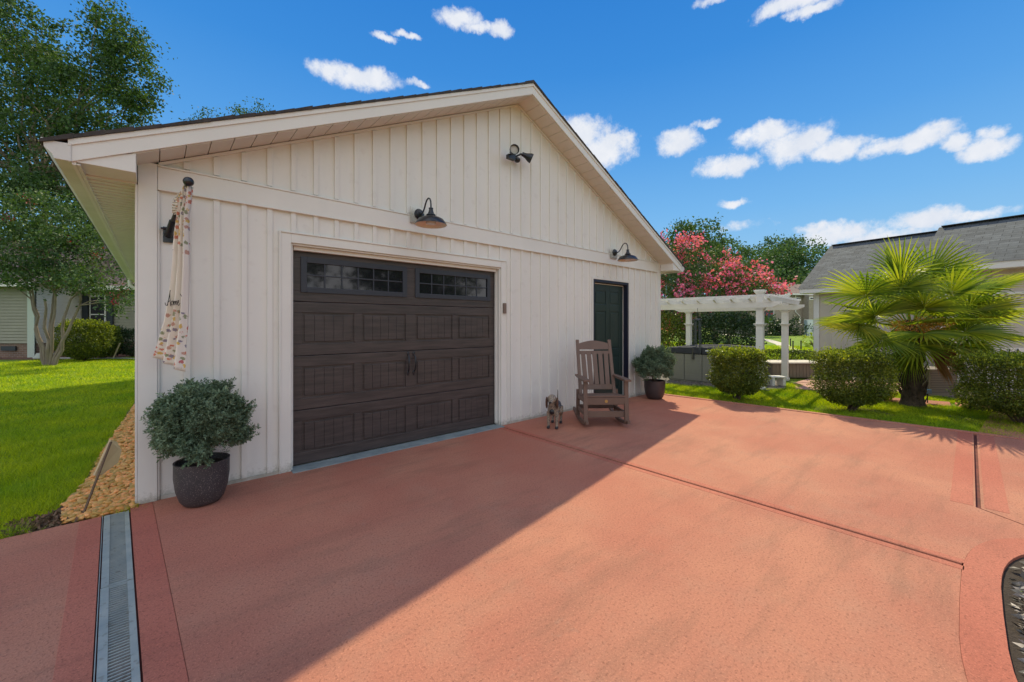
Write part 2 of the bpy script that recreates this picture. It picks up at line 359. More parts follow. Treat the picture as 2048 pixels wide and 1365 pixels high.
def copy_tree(o, parent=None):
    c = o.copy(); COL.objects.link(c); c.parent = parent
    for ch in list(o.children): copy_tree(ch, c)
    return c
def np_mesh(name, V, Fc, m, parent=None, smooth=False):
    """V (n,3) , Fc (k, s) all faces with s corners"""
    if parent is not None: V = V - np.array(wloc(parent))
    me = bpy.data.meshes.new(name); k, s = Fc.shape
    me.vertices.add(len(V)); me.vertices.foreach_set('co', V.astype(np.float32).ravel())
    me.loops.add(k*s); me.loops.foreach_set('vertex_index', Fc.astype(np.int32).ravel())
    me.polygons.add(k); me.polygons.foreach_set('loop_start', np.arange(0, k*s, s, dtype=np.int32)); 
    try: me.polygons.foreach_set('loop_total', np.full(k, s, dtype=np.int32))
    except Exception: pass
    me.update(calc_edges=True); me.validate()
    if smooth: me.polygons.foreach_set('use_smooth', [True]*k)
    for mm in (m if isinstance(m, (list, tuple)) else [m]): me.materials.append(mm)
    o = bpy.data.objects.new(name, me); COL.objects.link(o); o.parent = parent; return o
def unit(a): return a/np.maximum(1e-9, np.linalg.norm(a, axis=1, keepdims=True))
def leaves(P, size, aspect=0.55, D=None, spread=1.0, var=.35):
    """rhombus leaves at P; D preferred direction; returns V,F"""
    n = len(P); d = rng.normal(size=(n, 3))
    if D is not None: d = d*spread*0.6 + D
    d = unit(d); u = unit(np.cross(d, rng.normal(size=(n, 3)))); w = np.cross(d, u)
    L = (size*(1+var*rng.uniform(-1, 1, n)))[:, None]
    a = P; b = P + d*L*.5 + u*L*aspect*.5 + w*L*.08; c = P + d*L; e = P + d*L*.5 - u*L*aspect*.5 + w*L*.08
    V = np.stack([a, b, c, e], 1).reshape(-1, 3); Fc = np.arange(4*n).reshape(n, 4); return V, Fc
def blob_points(blobs, ncl, per, cl_r, shell=.55):
    """clustered points through ellipsoid blobs (cx,cy,cz,rx,ry,rz)"""
    vol = np.array([(b[3]*b[4]*b[5])**.67 for b in blobs]); vol /= vol.sum(); out = []
    for b, q in zip(blobs, vol):
        k = max(3, int(ncl*q)); d = unit(rng.normal(size=(k, 3))); r = (rng.uniform(0, 1, k)**.33*(1-shell)+shell)[:, None]*rng.uniform(.8, 1.12, k)[:, None]
        c = np.array(b[:3]) + d*r*np.array(b[3:6]); out.append(c)
    C = np.concatenate(out); 
    P = np.repeat(C, per, 0) + rng.normal(size=(len(C)*per, 3))*cl_r*np.repeat(rng.uniform(.5, 1.3, len(C)), per)[:, None]*np.array([1, 1, .7])
    return P, C
def foliage(name, m, blobs, ncl, per, cl_r, size, parent=None, aspect=.6, shell=.5, zmin=None):
    P, C = blob_points(blobs, ncl, per, cl_r, shell)
    if zmin is not None: P = P[P[:, 2] > zmin]
    V, Fc = leaves(P, size, aspect); return np_mesh(name, V, Fc, m, parent), C
def limb(mb, p, q, r0, r1, n=5, wob=.08, seg=8):
    p = Vector(p); q = Vector(q); L = (q-p).length; pts = []; rs = []
    for i in range(n+1):
        t = i/n; o = Vector((random.uniform(-1,1), random.uniform(-1,1), random.uniform(-.5,.5)))*wob*L*(math.sin(PI*t))
        pts.append(p.lerp(q, t)+o); rs.append(r0*(1-t)+r1*t)
    mb.tube(pts, rs, seg)
def V3(p): return (p[0], p[1], p[2])

# ================================================================== THE SETTING
GZ = -0.03
mb = MB(); mb.add([(-900,-900,GZ),(900,-900,GZ),(900,900,GZ),(-900,900,GZ)], [(0,1,2,3)])
struct(mb.build('ground', M_lawn))
# driveway slabs: drain edges
def dl(y): return -.197 + .056*(-y)        # drain left edge
def dr(y): return -.058 + .052*(-y)
Y0 = -9.0
bedc = (3.10, -5.22); bedA, bedB = 1.20, .895
def bed_outline(off, n=64):
    pts = []
    for i in range(n):
        t = 2*PI*i/n; c, s_ = math.cos(t), math.sin(t); e = 2/3.4
        pts.append((bedc[0] + (bedA+off)*math.copysign(abs(c)**e, c), bedc[1] + (bedB+off)*math.copysign(abs(s_)**e, s_)))
    return pts
XJ = 3.56
ro = bed_outline(.14)
ro_t = sorted([p for p in ro if p[1] > bedc[1]]); ro_b = sorted([p for p in ro if p[1] <= bedc[1]])
tl = [p for p in ro_t if p[0] < XJ-.02]; tr_ = [p for p in ro_t if p[0] > XJ+.02]; blw = [p for p in ro_b if p[0] < XJ-.02]; brw = [p for p in ro_b if p[0] > XJ+.02]
mb = MB(); zt, zb = 0.0, -.06
g = .013
ytop = tl[-1][1]; ybot = blw[-1][1]
main = [(dr(0)+.13, -.002), (XJ-g, -.002), (XJ-g, ytop)] + tl[::-1] + blw + [(XJ-g, ybot), (XJ-g, Y0), (dr(Y0)+.13, Y0)]
mb.prism([main], zb, zt)
J2 = -4.262
diag = [(4.72, J2), (4.50, -4.56), (tr_[-1][0], -4.62)]
sel = [p for p in tr_ if p[1] > -4.60]
B1 = [(XJ+g, -.002), (7.46, -.002), (7.80, J2+g), (4.72, J2+g), (4.50, -4.53)] + sel[::-1] + [(XJ+g, ytop)]
mb.prism([B1], zb, zt)
selb = [p for p in tr_ if p[1] <= -4.62]
B2 = [(7.80, J2-g), (14, J2-g-.5), (14, Y0), (XJ+g, Y0), (XJ+g, ybot)] + brw + selb[::-1] + [(4.49, -4.56), (4.715, J2-g)]
mb.prism([B2], zb, zt)
left = [(dl(-.1)-.115, -.11), (-6, -.11), (-6, Y0), (dl(Y0)-.115, Y0)]
mb.prism([left[::-1]], zb, zt)
# darker bands (other material)
mb.prism([[(dr(0)+.004, -.03), (dr(0)+.1292, -.03), (dr(Y0)+.1292, Y0), (dr(Y0)+.004, Y0)]], zb, zt+.001, mi=1)
mb.prism([[(dl(0)-.112, -.11), (dl(0)-.004, -.11), (dl(Y0)-.004, Y0), (dl(Y0)-.112, Y0)]], zb, zt+.001, mi=1)
ri = bed_outline(0)
mb.prism([bed_outline(.1392), ri], zb, zt+.0015, mi=1)
dw = struct(mb.build('driveway', [M_drive, M_band], bevel=.006))
# bands along joint in the far slab: thin redder strips
mb = MB()
for a, b in ((J2+.025, J2+.145), (J2-.15, J2-.03)): mb.prism([[(4.74, a), (7.78, a), (7.78, b), (4.74, b)]], -.001, .0015)
for a in (XJ+.02, XJ-.075): mb.prism([[(a, -.1), (a+.055, -.1), (a+.055, ytop-.01), (a, ytop-.01)]], -.001, .0015)
struct(mb.build('driveway_edging', M_band))
mb = MB(); mb.add([(-6,-9,-.022),(8,-9,-.022),(8,0,-.022),(-6,0,-.022)], [(0,1,2,3)]); struct(mb.build('driveway_base', M_groove))
# rolled kerb at the grass edge
mb = MB()
def edge_x(y): return 7.46 + .34*(-y)/4.262
pts = [(edge_x(-i*.5), -i*.5) for i in range(0, 19)]
mb.prism([[(x, y) for x, y in pts] + [(x+.09, y) for x, y in reversed(pts)]], -.06, .012)
struct(mb.build('kerb', M_drive, bevel=.008))
# mulch bed at bottom right
mb = MB(); mb.prism([bed_outline(-.001)], -.06, -.014); struct(mb.build('planting_bed', M_soil))
# drain
t = empty('trench_drain', (-.12, -.1, 0), label='galvanised slotted trench drain grate running across the red driveway at left', cat='drain')
mb = MB(); yb = -8.0
mb.prism([[(dl(0)+.002, -.10), (dl(yb)+.002, yb), (dr(yb)-.002, yb), (dr(0)-.002, -.10)]], -.05, -.035); mb.build('channel', M_chan, t)
segs = [(-.11, -1.222), (-1.230, -2.24), (-2.25, -3.25), (-3.26, -4.5)]
for a, b in segs:
    jl = random.uniform(-.002, .002)
    mb = MB(); mb.prism([[(dl(a)+.004+jl, a), (dl(a)+.034, a), (dl(b)+.034, b), (dl(b)+.004, b)]], -.02, .001); mb.prism([[(dr(a)-.030, a), (dr(a)-.006+jl, a), (dr(b)-.006, b), (dr(b)-.030, b)]], -.02, .001)
    y = a - .012
    mb.box((dl(a)+.034, a-.010, -.012), (dr(a)-.030, a, 0)); mb.box((dl(b)+.034, b, -.012), (dr(b)-.030, b+.010, 0))
    while y > b + .018:
        xl, xr = dl(y)+.034, dr(y)-.030
        mb.add([(xl, y-.002, -.001), (xr, y-.002, -.001), (xr, y-.009, -.001), (xl, y-.009, -.001), (xl, y-.002, -.010), (xr, y-.002, -.010), (xr, y-.009, -.008), (xl, y-.009, -.008)],
               [(0,1,2,3), (0,4,5,1), (2,6,7,3), (4,7,6,5)])
        y -= .0215
    mb.build('grate', M_steel, t)
mb = MB()
for f_, o_ in ((dl, 0.0), (dr, -.004)):
    mb.prism([[(f_(0)+o_, -.10), (f_(0)+o_+.003, -.10), (f_(yb)+o_+.003, yb), (f_(yb)+o_, yb)]], -.04, .003)
mb.build('rim', M_steel, t)

# soil, lawn patches
mb = MB()
soil = [(-.50,-.105),(dl(0)+.0,-.105),(dr(0)+.13,-.02),(.0,.0),(.0,3.2),(-.10,5.5),(-.14,6.2),(-.25,4.5),(-.30,2.8),(-.38,1.6),(-.38,.9),(-.46,.35),(-.56,.14),(-.62,.02)]
mb.prism([soil], -.05, -.018); struct(mb.build('soil_strip', M_soilg))
mb = MB(); mb.prism([[tuple(CW(x, z).xy) for x, z in ((-34,15.2),(-24,15.7),(-17.2,15.9),(-15.2,16.8),(-12,17.2),(-10,18.4),(-34,18.4))]], -.05, -.012); struct(mb.build('mulch_bed', M_mulch))
# gravel under tub, flagstone path
mb = MB(); mb.prism([[tuple(CW(x, z).xy) for x, z in ((2.6,9.9),(3.4,9.35),(5.0,8.45),(5.9,8.7),(6.3,9.3),(6.6,10.2),(5.4,12.0),(2.4,10.9))]], -.05, -.008); struct(mb.build('gravel_bed', M_grav))
mb = MB(); mb.prism([[tuple(CW(x, z).xy) for x, z in ((8.1,6.9),(9.4,6.3),(12.6,9.2),(10.4,13.2),(8.9,13.0))]], -.05, -.010); struct(mb.build('house_gravel', M_grav))
mb = MB()
for q in (((6.0,8.55),(7.2,8.35),(7.75,9.0),(6.65,9.55)), ((7.28,8.33),(8.2,8.1),(8.9,8.7),(7.83,8.98)), ((6.75,9.6),(7.8,9.05),(8.5,9.7),(7.6,10.3)), ((7.9,9.0),(8.9,8.77),(9.3,9.4),(8.55,9.65))):
    mb.prism([[tuple(CW(x, z).xy) for x, z in q]], -.05, .0)
mb.build('flagstone_path', M_stone, bevel=.01); struct(bpy.data.objects['flagstone_path'])
mb = MB()
for q in (((6.65,7.25),(7.35,6.75),(7.75,7.15),(7.0,7.65)), ((7.42,6.72),(8.1,6.35),(8.4,6.75),(7.8,7.12)), ((8.16,6.32),(8.62,6.05),(8.75,6.4),(8.45,6.68))):
    mb.prism([[tuple(CW(x, z).xy) for x, z in q]], -.05, .0)
struct(mb.build('paved_path', M_drive, bevel=.01))
# pale curved path across the far lawn
mb = MB(); pp = [G(x, y) for x, y in ((1440,668),(1500,675),(1535,680),(1562,688),(1578,697),(1600,706))]; 
L1 = []; L2 = []
for i, p in enumerate(pp):
    d = (pp[min(i+1, 5)]-pp[max(i-1, 0)]).normalized(); s_ = Vector((-d.y, d.x, 0))*.35; L1.append((p+s_).xy[:]); L2.append((p-s_).xy[:])
mb.prism([L1 + L2[::-1]], -.05, -.012); struct(mb.build('garden_path', mat('pale_concrete', (.55,.50,.42), .9)))
# ------------------------------------------------------------------ grass
def grass_zone(poly, dens, h, w, holes=()):
    xs = [p[0] for p in poly]; ys = [p[1] for p in poly]; area = (max(xs)-min(xs))*(max(ys)-min(ys)); n = int(area*dens)
    P = np.column_stack([rng.uniform(min(xs), max(xs), n), rng.uniform(min(ys), max(ys), n)])
    def inside(P, poly):
        r = np.zeros(len(P), bool); k = len(poly); j = k-1
        for i in range(k):
            xi, yi = poly[i]; xj, yj = poly[j]
            c = ((yi > P[:, 1]) != (yj > P[:, 1])) & (P[:, 0] < (xj-xi)*(P[:, 1]-yi)/(yj-yi+1e-12)+xi); r ^= c; j = i
        return r
    m = inside(P, poly)
    for hl in holes: m &= ~inside(P, hl)
    P = P[m]; n = len(P)
    # patchy density
    pn = np.sin(P[:, 0]*5.1+P[:, 1]*2.3)+np.sin(P[:, 0]*-3.7+P[:, 1]*6.1)+np.sin(P[:, 0]*11+P[:, 1]*-9)
    hh = h*(1+.18*pn/3*2)*rng.uniform(.5, 1.25, n); a = rng.uniform(0, 2*PI, n); ln = rng.normal(0, .62, (n, 2))*hh[:, None]
    dx = np.cos(a)*w*.5; dy = np.sin(a)*w*.5; z0 = np.full(n, GZ-.004)
    A = np.column_stack([P[:, 0]-dx, P[:, 1]-dy, z0]); B = np.column_stack([P[:, 0]+dx, P[:, 1]+dy, z0]); C = np.column_stack([P[:, 0]+ln[:, 0], P[:, 1]+ln[:, 1], GZ+hh])
    return np.stack([A, B, C], 1).reshape(-1, 3)
tup = lambda pts: [tuple(p) for p in pts]
soilhole = soil
Lz = []
lawnL = [(-.4,-.10),(-1.6,-.10),(-1.9,.2),(-1.9,2.0),(0,2.0),(0,-.1)]
Lz.append(grass_zone(lawnL, 15000, .062, .0045, (soilhole,)))
Lz.append(grass_zone([(-2.6,2.0),(-1.9,-.1),(-2.4,-.1),(-3,5),(0,5),(0,2.0)], 9000, .055, .006, (soilhole,)))
Lz.append(grass_zone([(-4,5),(0,5),(.5,9.8),(-5,9.8)], 3200, .055, .010, (soilhole,)))
mul = [tuple(CW(x, z).xy) for x, z in ((-34,15.2),(-24,15.7),(-17.2,15.9),(-15.2,16.8),(-12,17.2),(-10,18.4),(-34,18.4))]
Lz.append(grass_zone([(-9,9.8),(1.5,9.8),(4,19),(-12,19)], 1100, .06, .018, (mul,)))
gv = [tuple(CW(x, z).xy) for x, z in ((2.6,9.9),(3.4,9.35),(5.0,8.45),(5.9,8.7),(6.3,9.3),(6.6,10.2),(5.4,12.0),(2.4,10.9))]
pv = [tuple(CW(x, z).xy) for x, z in ((6.65,7.25),(8.62,6.0),(8.75,6.4),(7.0,7.7))]
fs_ = [tuple(CW(x, z).xy) for x, z in ((6.0,8.5),(8.3,8.05),(9.3,9.4),(7.6,10.3))]
hg = [tuple(CW(x, z).xy) for x, z in ((8.1,6.9),(9.4,6.3),(12.6,9.2),(10.4,13.2),(8.9,13.0))]
Lz.append(grass_zone([(7.58,.0),(7.9,-5.2),(11.5,-5.2),(11.5,-2.2),(9.5,1.2),(7.7,1.2)], 9000, .055, .007, (gv, pv, fs_, hg)))
Lz.append(grass_zone([(9.0,.8),(15,-1),(30,2),(30,22),(12,22),(8.0,6)], 420, .06, .03, (gv, fs_, hg)))
Vg = np.concatenate(Lz); gr = np_mesh('grass', Vg, np.arange(len(Vg)).reshape(-1, 3), M_grass); tag(gr, kind='stuff')
tag(gr, 'short bright green lawn grass', 'grass')
# ------------------------------------------------------------------ pebbles (uncountable)
def icos():
    bm = bmesh.new(); bmesh.ops.create_icosphere(bm, subdivisions=2, radius=1); v = np.array([p.co[:] for p in bm.verts]); f = np.array([[q.index for q in fc.verts] for fc in bm.faces]); bm.free(); return v, f
IV, IF = icos()
def pebbles(name, pts, size, m, flat=.6, var=.5, kindlabel=None, el_=1.5):
    n = len(pts); S = size*(1+var*rng.uniform(-.6, 1, n)); ang = rng.uniform(0, 2*PI, n)
    V = np.repeat(IV[None], n, 0)*np.stack([S*el_, S, S*flat], 1)[:, None, :]; V += .12*S[:, None, None]*np.sin(V*(2.1/size)+rng.uniform(0, 6, (n, 1, 3)))
    tilt = rng.normal(0, .35, n); z = V[:, :, 2]*np.cos(tilt)[:, None]+V[:, :, 0]*np.sin(tilt)[:, None]; x = V[:, :, 0]*np.cos(tilt)[:, None]-V[:, :, 2]*np.sin(tilt)[:, None]
    c, s_ = np.cos(ang)[:, None], np.sin(ang)[:, None]; X = x*c-V[:, :, 1]*s_; Y = x*s_+V[:, :, 1]*c
    V = np.stack([X, Y, z], 2)+pts[:, None, :]
    Fc = (IF[None]+np.arange(n)[:, None, None]*len(IV)).reshape(-1, 3); o = np_mesh(name, V.reshape(-1, 3), Fc, m, None, True); tag(o, kindlabel, None, kind='stuff'); return o
n = 5200; y = rng.uniform(-.07, 1, n)**1.5*6.5; y = np.abs(y)-.05; wl = np.interp(y, [-.1, .3, 1, 2, 4, 6.3], [.36, .42, .34, .32, .22, .1]); x = -rng.uniform(0, 1, n)**1.0*wl-.012
n_=len(x); pt = np.column_stack([x, y, rng.uniform(-.016, .012, n_)])
pt = pt[~((pt[:, 1] < -.02) & (pt[:, 0] > -.03))]
pebbles('river_pebbles', pt, .0165, M_peb, kindlabel='yellow river pebbles along the garage side wall')
ptsg = np.array([[*CW(xx_, 9.75-(xx_-3.0)*.62+rng.uniform(0, .55)).xy, rng.uniform(-.01, .008)] for xx_ in rng.uniform(2.8, 5.3, 1800)])
pebbles('gravel', ptsg, .020, M_grav, kindlabel='grey gravel beside the hot tub')
# soil litter / dead leaves near the pebble edge and mulch chips in the round bed
n = 900; pl = np.column_stack([rng.uniform(-.68, -.28, n), rng.uniform(-.09, .22, n), rng.uniform(-.018, .0, n)])
V, Fc = leaves(pl, .03, .5); o = np_mesh('leaf_litter', V, Fc, mat('dry_leaf', (.16,.10,.055), .8, island=.9)); tag(o, 'brown dry leaf litter by the driveway edge', kind='stuff')
n = 11000; tt = rng.uniform(0, 2*PI, n); rr = np.sqrt(rng.uniform(0, 1, n)); qx, qy = rng.uniform(-1, 1, n), rng.uniform(-1, 1, n); ok_ = np.abs(qx)**3.4+np.abs(qy)**3.4 < 1; n = int(ok_.sum()); pl = np.column_stack([bedc[0]+qx[ok_]*(bedA-.05), bedc[1]+qy[ok_]*(bedB-.05), rng.uniform(-.010, .016, n)])
V, Fc = leaves(pl, .040, .42, D=np.column_stack([rng.normal(size=n), rng.normal(size=n), rng.normal(0, .2, n)]), spread=.2); o = np_mesh('mulch_chips', V, Fc, mat('black_mulch_chip', (.08,.07,.06), .6, (.34,.30,.25), 30, island=1.5)); tag(o, 'black mulch chips in the rounded bed', kind='stuff')
n = 500; tt = rng.uniform(0, 2*PI, n); rr = np.sqrt(rng.uniform(0, 1, n)); pl = np.column_stack([bedc[0]+.50+rng.normal(0, .09, n), bedc[1]+.62+rng.normal(0, .06, n), rng.uniform(-.01, .02, n)])
V, Fc = leaves(pl, .03, .5); wdp = np_mesh('ground_cover', V, Fc, M_leafyel); tag(wdp, 'small green weeds growing in the black mulch', kind='stuff')

# ================================================================== GARAGE
XC, WID, SL, APEX, YO, LEN = 3.91, 7.82, .48, 4.64, .30, 9.6
def T(x): return APEX - SL*abs(x-XC)
ga = empty('garage', (0, 0, 0), label='white board and batten gable garage with dark overhead door', cat='garage')
DX0, DX1, DZ = 1.04, 3.60, 2.14; EX0, EX1, EZ = 5.63, 6.70, 2.14
zt_ = lambda x: T(x)-.175
mb = MB()
outer = [(0, 0), (WID, 0), (WID, zt_(WID)), (XC, zt_(XC)), (0, zt_(0))]
mb.prism([outer, [(DX0, -.0), (DX0, DZ), (DX1, DZ), (DX1, -.0)][::-1] if False else [(DX0, .0005), (DX1, .0005), (DX1, DZ), (DX0, DZ)], [(EX0, .0005), (EX1, .0005), (EX1, EZ), (EX0, EZ)]], 0, .12, 'XZ')
mb.box((0, .12, 0), (.12, LEN-.12, 2.55)); mb.box((WID-.12, .12, 0), (WID, LEN-.12, 2.55))
mb.prism([outer], LEN-.12, LEN, 'XZ')
sp = .1955; x = .105+.155
bw = .042
def clip(x0, x1, z0, z1): mb.box((x0, -.017, z0), (x1, 0, z1))
while x < WID-.13:
    lo = .02
    if DX0-.10 < x+bw/2 < DX1+.10: lo = 2.243
    if EX0-.06 < x+bw/2 < EX1+.06: lo = EZ+.05
    clip(x, x+bw, lo, 2.425)
    top = min(T(x), T(x+bw))-.20
    if top > 2.68: clip(x, x+bw, 2.632, top)
    x += sp
y = .3
while y < LEN-.2:
    mb.box((-.013, y, .02), (0, y+bw, 2.44)); mb.box((WID, y, .02), (WID+.013, y+bw, 2.44)); y += sp
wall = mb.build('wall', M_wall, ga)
for mm_ in (M_wall, M_trim):
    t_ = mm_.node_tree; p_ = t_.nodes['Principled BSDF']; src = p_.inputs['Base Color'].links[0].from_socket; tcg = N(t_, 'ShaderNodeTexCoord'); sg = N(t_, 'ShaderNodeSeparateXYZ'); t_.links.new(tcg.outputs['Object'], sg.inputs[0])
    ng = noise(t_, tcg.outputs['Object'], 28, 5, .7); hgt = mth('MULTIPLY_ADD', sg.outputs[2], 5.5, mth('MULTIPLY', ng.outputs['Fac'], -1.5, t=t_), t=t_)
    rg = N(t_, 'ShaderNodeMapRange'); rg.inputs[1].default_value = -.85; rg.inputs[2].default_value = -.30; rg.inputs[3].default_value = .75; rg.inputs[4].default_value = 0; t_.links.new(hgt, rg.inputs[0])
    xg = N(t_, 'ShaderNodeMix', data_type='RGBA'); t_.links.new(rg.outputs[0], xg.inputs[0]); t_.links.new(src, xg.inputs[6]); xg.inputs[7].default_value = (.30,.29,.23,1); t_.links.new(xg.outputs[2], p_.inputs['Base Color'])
for o_ in [wall]:
    b = o_.modifiers.new('b', 'BEVEL'); b.width = .0015; b.segments = 1; b.limit_method = 'ANGLE'
mb = MB()
mb.box((.102, -.026, 2.44), (WID-.102, 0, 2.606)); mb.box((.102, -.036, 2.424), (WID-.102, 0, 2.4395)); mb.box((.102, -.034, 2.6065), (WID-.102, 0, 2.622))
mb.build('belt_board', M_trim, ga, bevel=.003)
mb = MB()
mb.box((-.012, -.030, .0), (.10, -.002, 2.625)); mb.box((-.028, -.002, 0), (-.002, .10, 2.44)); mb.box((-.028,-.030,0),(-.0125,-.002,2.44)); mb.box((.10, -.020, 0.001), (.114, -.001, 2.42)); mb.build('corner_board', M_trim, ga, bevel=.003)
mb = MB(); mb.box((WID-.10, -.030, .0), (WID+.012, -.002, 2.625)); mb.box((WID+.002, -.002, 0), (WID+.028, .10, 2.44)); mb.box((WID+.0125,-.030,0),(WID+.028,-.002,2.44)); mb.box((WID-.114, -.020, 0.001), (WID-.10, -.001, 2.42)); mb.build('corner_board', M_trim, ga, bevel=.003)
for a, b in ((.12, DX0-.10), (DX1+.10, EX0-.05), (EX1+.05, WID-.12)): mb = MB(); mb.box((a, -.018, .0), (b, -.001, .028)); mb.build('base_trim', M_dirt, ga)
mb = MB()      # rake trim J-channel against soffit
for sgn in (-1, 1):
    p0 = (XC+sgn*3.80, -.012, T(XC+sgn*3.80)-.187); p1 = (XC, -.012, T(XC)-.187); mb.bar(p0, p1, .022, .022, (0,1,0))
mb.build('rake_trim', M_trim, ga)
# garage door trim
mb = MB()
for a, b, z0, z1 in ((DX0-.085, DX0, 0, DZ+.085), (DX1, DX1+.085, 0, DZ+.085)): mb.box((a, -.022, z0), (b, -.001, z1))
mb.box((DX0+.0005, -.022, DZ), (DX1-.0005, -.001, DZ+.085))
for a, b in ((DX0-.10, DX0-.0855), (DX1+.0855, DX1+.10)): mb.box((a, -.032, 0), (b, -.001, DZ+.10))
mb.box((DX0-.085, -.032, DZ+.0855), (DX1+.085, -.001, DZ+.10))
mb.box((DX0, .001, 0), (DX0+.018, .085, DZ)); mb.box((DX1-.018, .001, 0), (DX1, .085, DZ)); mb.box((DX0+.0185, .001, DZ-.018), (DX1-.0185, .085, DZ))
mb.box((DX0+.0185, .055, .02), (DX0+.035, .084, DZ-.0185)); mb.box((DX1-.035, .055, .02), (DX1-.0185, .084, DZ-.0185)); mb.box((DX0+.0355, .040, DZ-.055), (DX1-.0355, .084, DZ-.0185))
mb.build('door_trim', M_trim, ga, bevel=.003)
mb = MB(); mb.box((DX0, -.10, -.01), (DX1, .09, .006)); mb.build('threshold', M_thresh, ga, bevel=.003)
# overhead door
d = MB(); y0 = .09; dx0, dx1 = DX0+.02, DX1-.02; dw_ = dx1-dx0; sh = (DZ-.015-.01)/4; 
colw = (dw_-.09*2-.085*2-.14)/4
cols = []; cx = dx0+.10
gaps = [.085, .13, .085]
colw = (dw_-.20-sum(gaps))/4
for i in range(4): cols.append((cx, cx+colw)); cx += colw + (gaps[i] if i < 3 else 0)
gd_face = MB()
for r in range(4):
    z0 = .012+r*sh; z1 = z0+sh-.005
    gd_face.box((dx0, y0+.012, z0), (dx1, y0+.045, z1))                       # back sheet
    pz0, pz1 = z0+.112, z1-.105
    if r < 3:
        gd_face.box((dx0, y0, z0), (dx1, y0+.012, pz0)); gd_face.box((dx0, y0, pz1), (dx1, y0+.012, z1))
        xs = [dx0]+[v for c in cols for v in c]+[dx1]
        for i in range(0, 10, 2): gd_face.box((xs[i], y0, pz0), (xs[i+1], y0+.012, pz1))
        for c0, c1 in cols:
            a0, a1 = c0+.022, c1-.022; b0, b1 = pz0+.022, pz1-.022; k = 5; w = (a1-a0)/k
            for i in range(k): gd_face.box((a0+i*w+.0004, y0-.001, b0), (a0+(i+1)*w-.0004, y0+.012, b1))
    else:
        wins = ((cols[0][0], cols[1][1]), (cols[2][0], cols[3][1]))
        gd_face.box((dx0, y0, z0), (dx1, y0+.012, z0+.10)); gd_face.box((dx0, y0, z1-.10), (dx1, y0+.012, z1))
        gd_face.box((dx0, y0, z0+.10), (wins[0][0], y0+.012, z1-.10)); gd_face.box((wins[0][1], y0, z0+.10), (wins[1][0], y0+.012, z1-.10)); gd_face.box((wins[1][1], y0, z0+.10), (dx1, y0+.012, z1-.10))
        wz = (z0+.10, z1-.10)
gdoor = gd_face.build('garage_door', M_door, ga, bevel=.004)
for a, b in wins:
    mb = MB(); z0, z1 = wz; fw = .042
    mb.box((a-.012, y0-.014, z0-.012), (a+fw, y0, z1+.012)); mb.box((b-fw, y0-.014, z0-.012), (b+.012, y0, z1+.012)); mb.box((a+fw+.0005, y0-.014, z0-.012), (b-fw-.0005, y0, z0+fw)); mb.box((a+fw+.0005, y0-.014, z1-fw), (b-fw-.0005, y0, z1+.012))
    w = (b-a-2*fw)/6
    for i in range(1, 6): mb.box((a+fw+i*w-.007, y0-.004, z0+fw), (a+fw+i*w+.007, y0+.003, z1-fw))
    zm = (z0+z1)/2; mb.box((a+fw, y0-.0025, zm-.007), (b-fw, y0+.0025, zm+.007))
    f_ = mb.build('window', M_doorline, gdoor, bevel=.003)
    mb = MB(); mb.box((a+fw-.004, y0+.004, z0+fw-.004), (b-fw+.004, y0+.010, z1-fw+.004)); mb.build('pane', M_pane, f_) if False else mb.build('pane', M_pane, gdoor)
mid = (cols[1][1]+cols[2][0])/2; hz = .012+sh*1.72
for s_ in (-1, 1):
    mb = MB(); xx = mid+s_*.036
    mb.tube([(xx, y0-.006, hz+.10), (xx+s_*.004, y0-.032, hz+.075), (xx+s_*.006, y0-.040, hz), (xx+s_*.004, y0-.032, hz-.075), (xx, y0-.006, hz-.10)], [.007,.008,.010,.008,.007], 8)
    for zz in (.11, -.11): mb.ball((xx, y0-.004, hz+zz), .02, sc=(.8,.35,1.3)); mb.ball((xx, y0-.004, hz+zz*1.22), .010, sc=(.8,.4,1.2))
    mb.build('handle', M_black, gdoor, smooth=True)
mb = MB(); mb.box((DX1+.024, -.052, 1.52), (DX1+.070, -.0225, 1.66)); mb.build('keypad', mat('keypad_plastic', (.20,.14,.11), .5), ga, bevel=.006)
# entry door
mb = MB()
fr = .045
for a, b in ((EX0, EX0+fr), (EX1-fr, EX1)): mb.box((a, -.012, 0), (b, .115, EZ))
mb.box((EX0+fr+.0005, -.012, EZ-fr), (EX1-fr-.0005, .115, EZ))
mb.build('entry_door_frame', M_navy, ga, bevel=.003)
mb = MB()
for a, b in ((EX0-.035, EX0-.0005), (EX1+.0005, EX1+.035)): mb.box((a, -.020, 0), (b, -.001, EZ+.035))
mb.box((EX0, -.020, EZ+.0005), (EX1, -.001, EZ+.035)); mb.build('entry_door_trim', M_trim, ga, bevel=.002)
mb = MB(); e0, e1, ey = EX0+fr+.003, EX1-fr-.003, .075
mb.box((e0, ey+.010, .02), (e1, ey+.035, EZ-fr-.004))
cw = (e1-e0); st = .12; mid_ = (e0+e1)/2
rows = [(.22, .80), (.93, 1.60), (1.72, 1.96)]
xs = [(e0, e0+st), (mid_-.055, mid_+.055), (e1-st, e1)]
for a, b in xs: mb.box((a, ey, .02), (b, ey+.010, EZ-fr-.004))
zr = [.02]+[v for r in rows for v in r]+[EZ-fr-.004]
for i in range(0, 8, 2):
    for a, b in ((xs[0][1], xs[1][0]), (xs[1][1], xs[2][0])): mb.box((a, ey, zr[i]), (b, ey+.010, zr[i+1]))
for z0, z1 in rows:
    for a, b in ((xs[0][1], xs[1][0]), (xs[1][1], xs[2][0])): mb.box((a+.028, ey+.002, z0+.028), (b-.028, ey+.010, z1-.028))
ed = mb.build('entry_door', M_green, ga, bevel=.005)
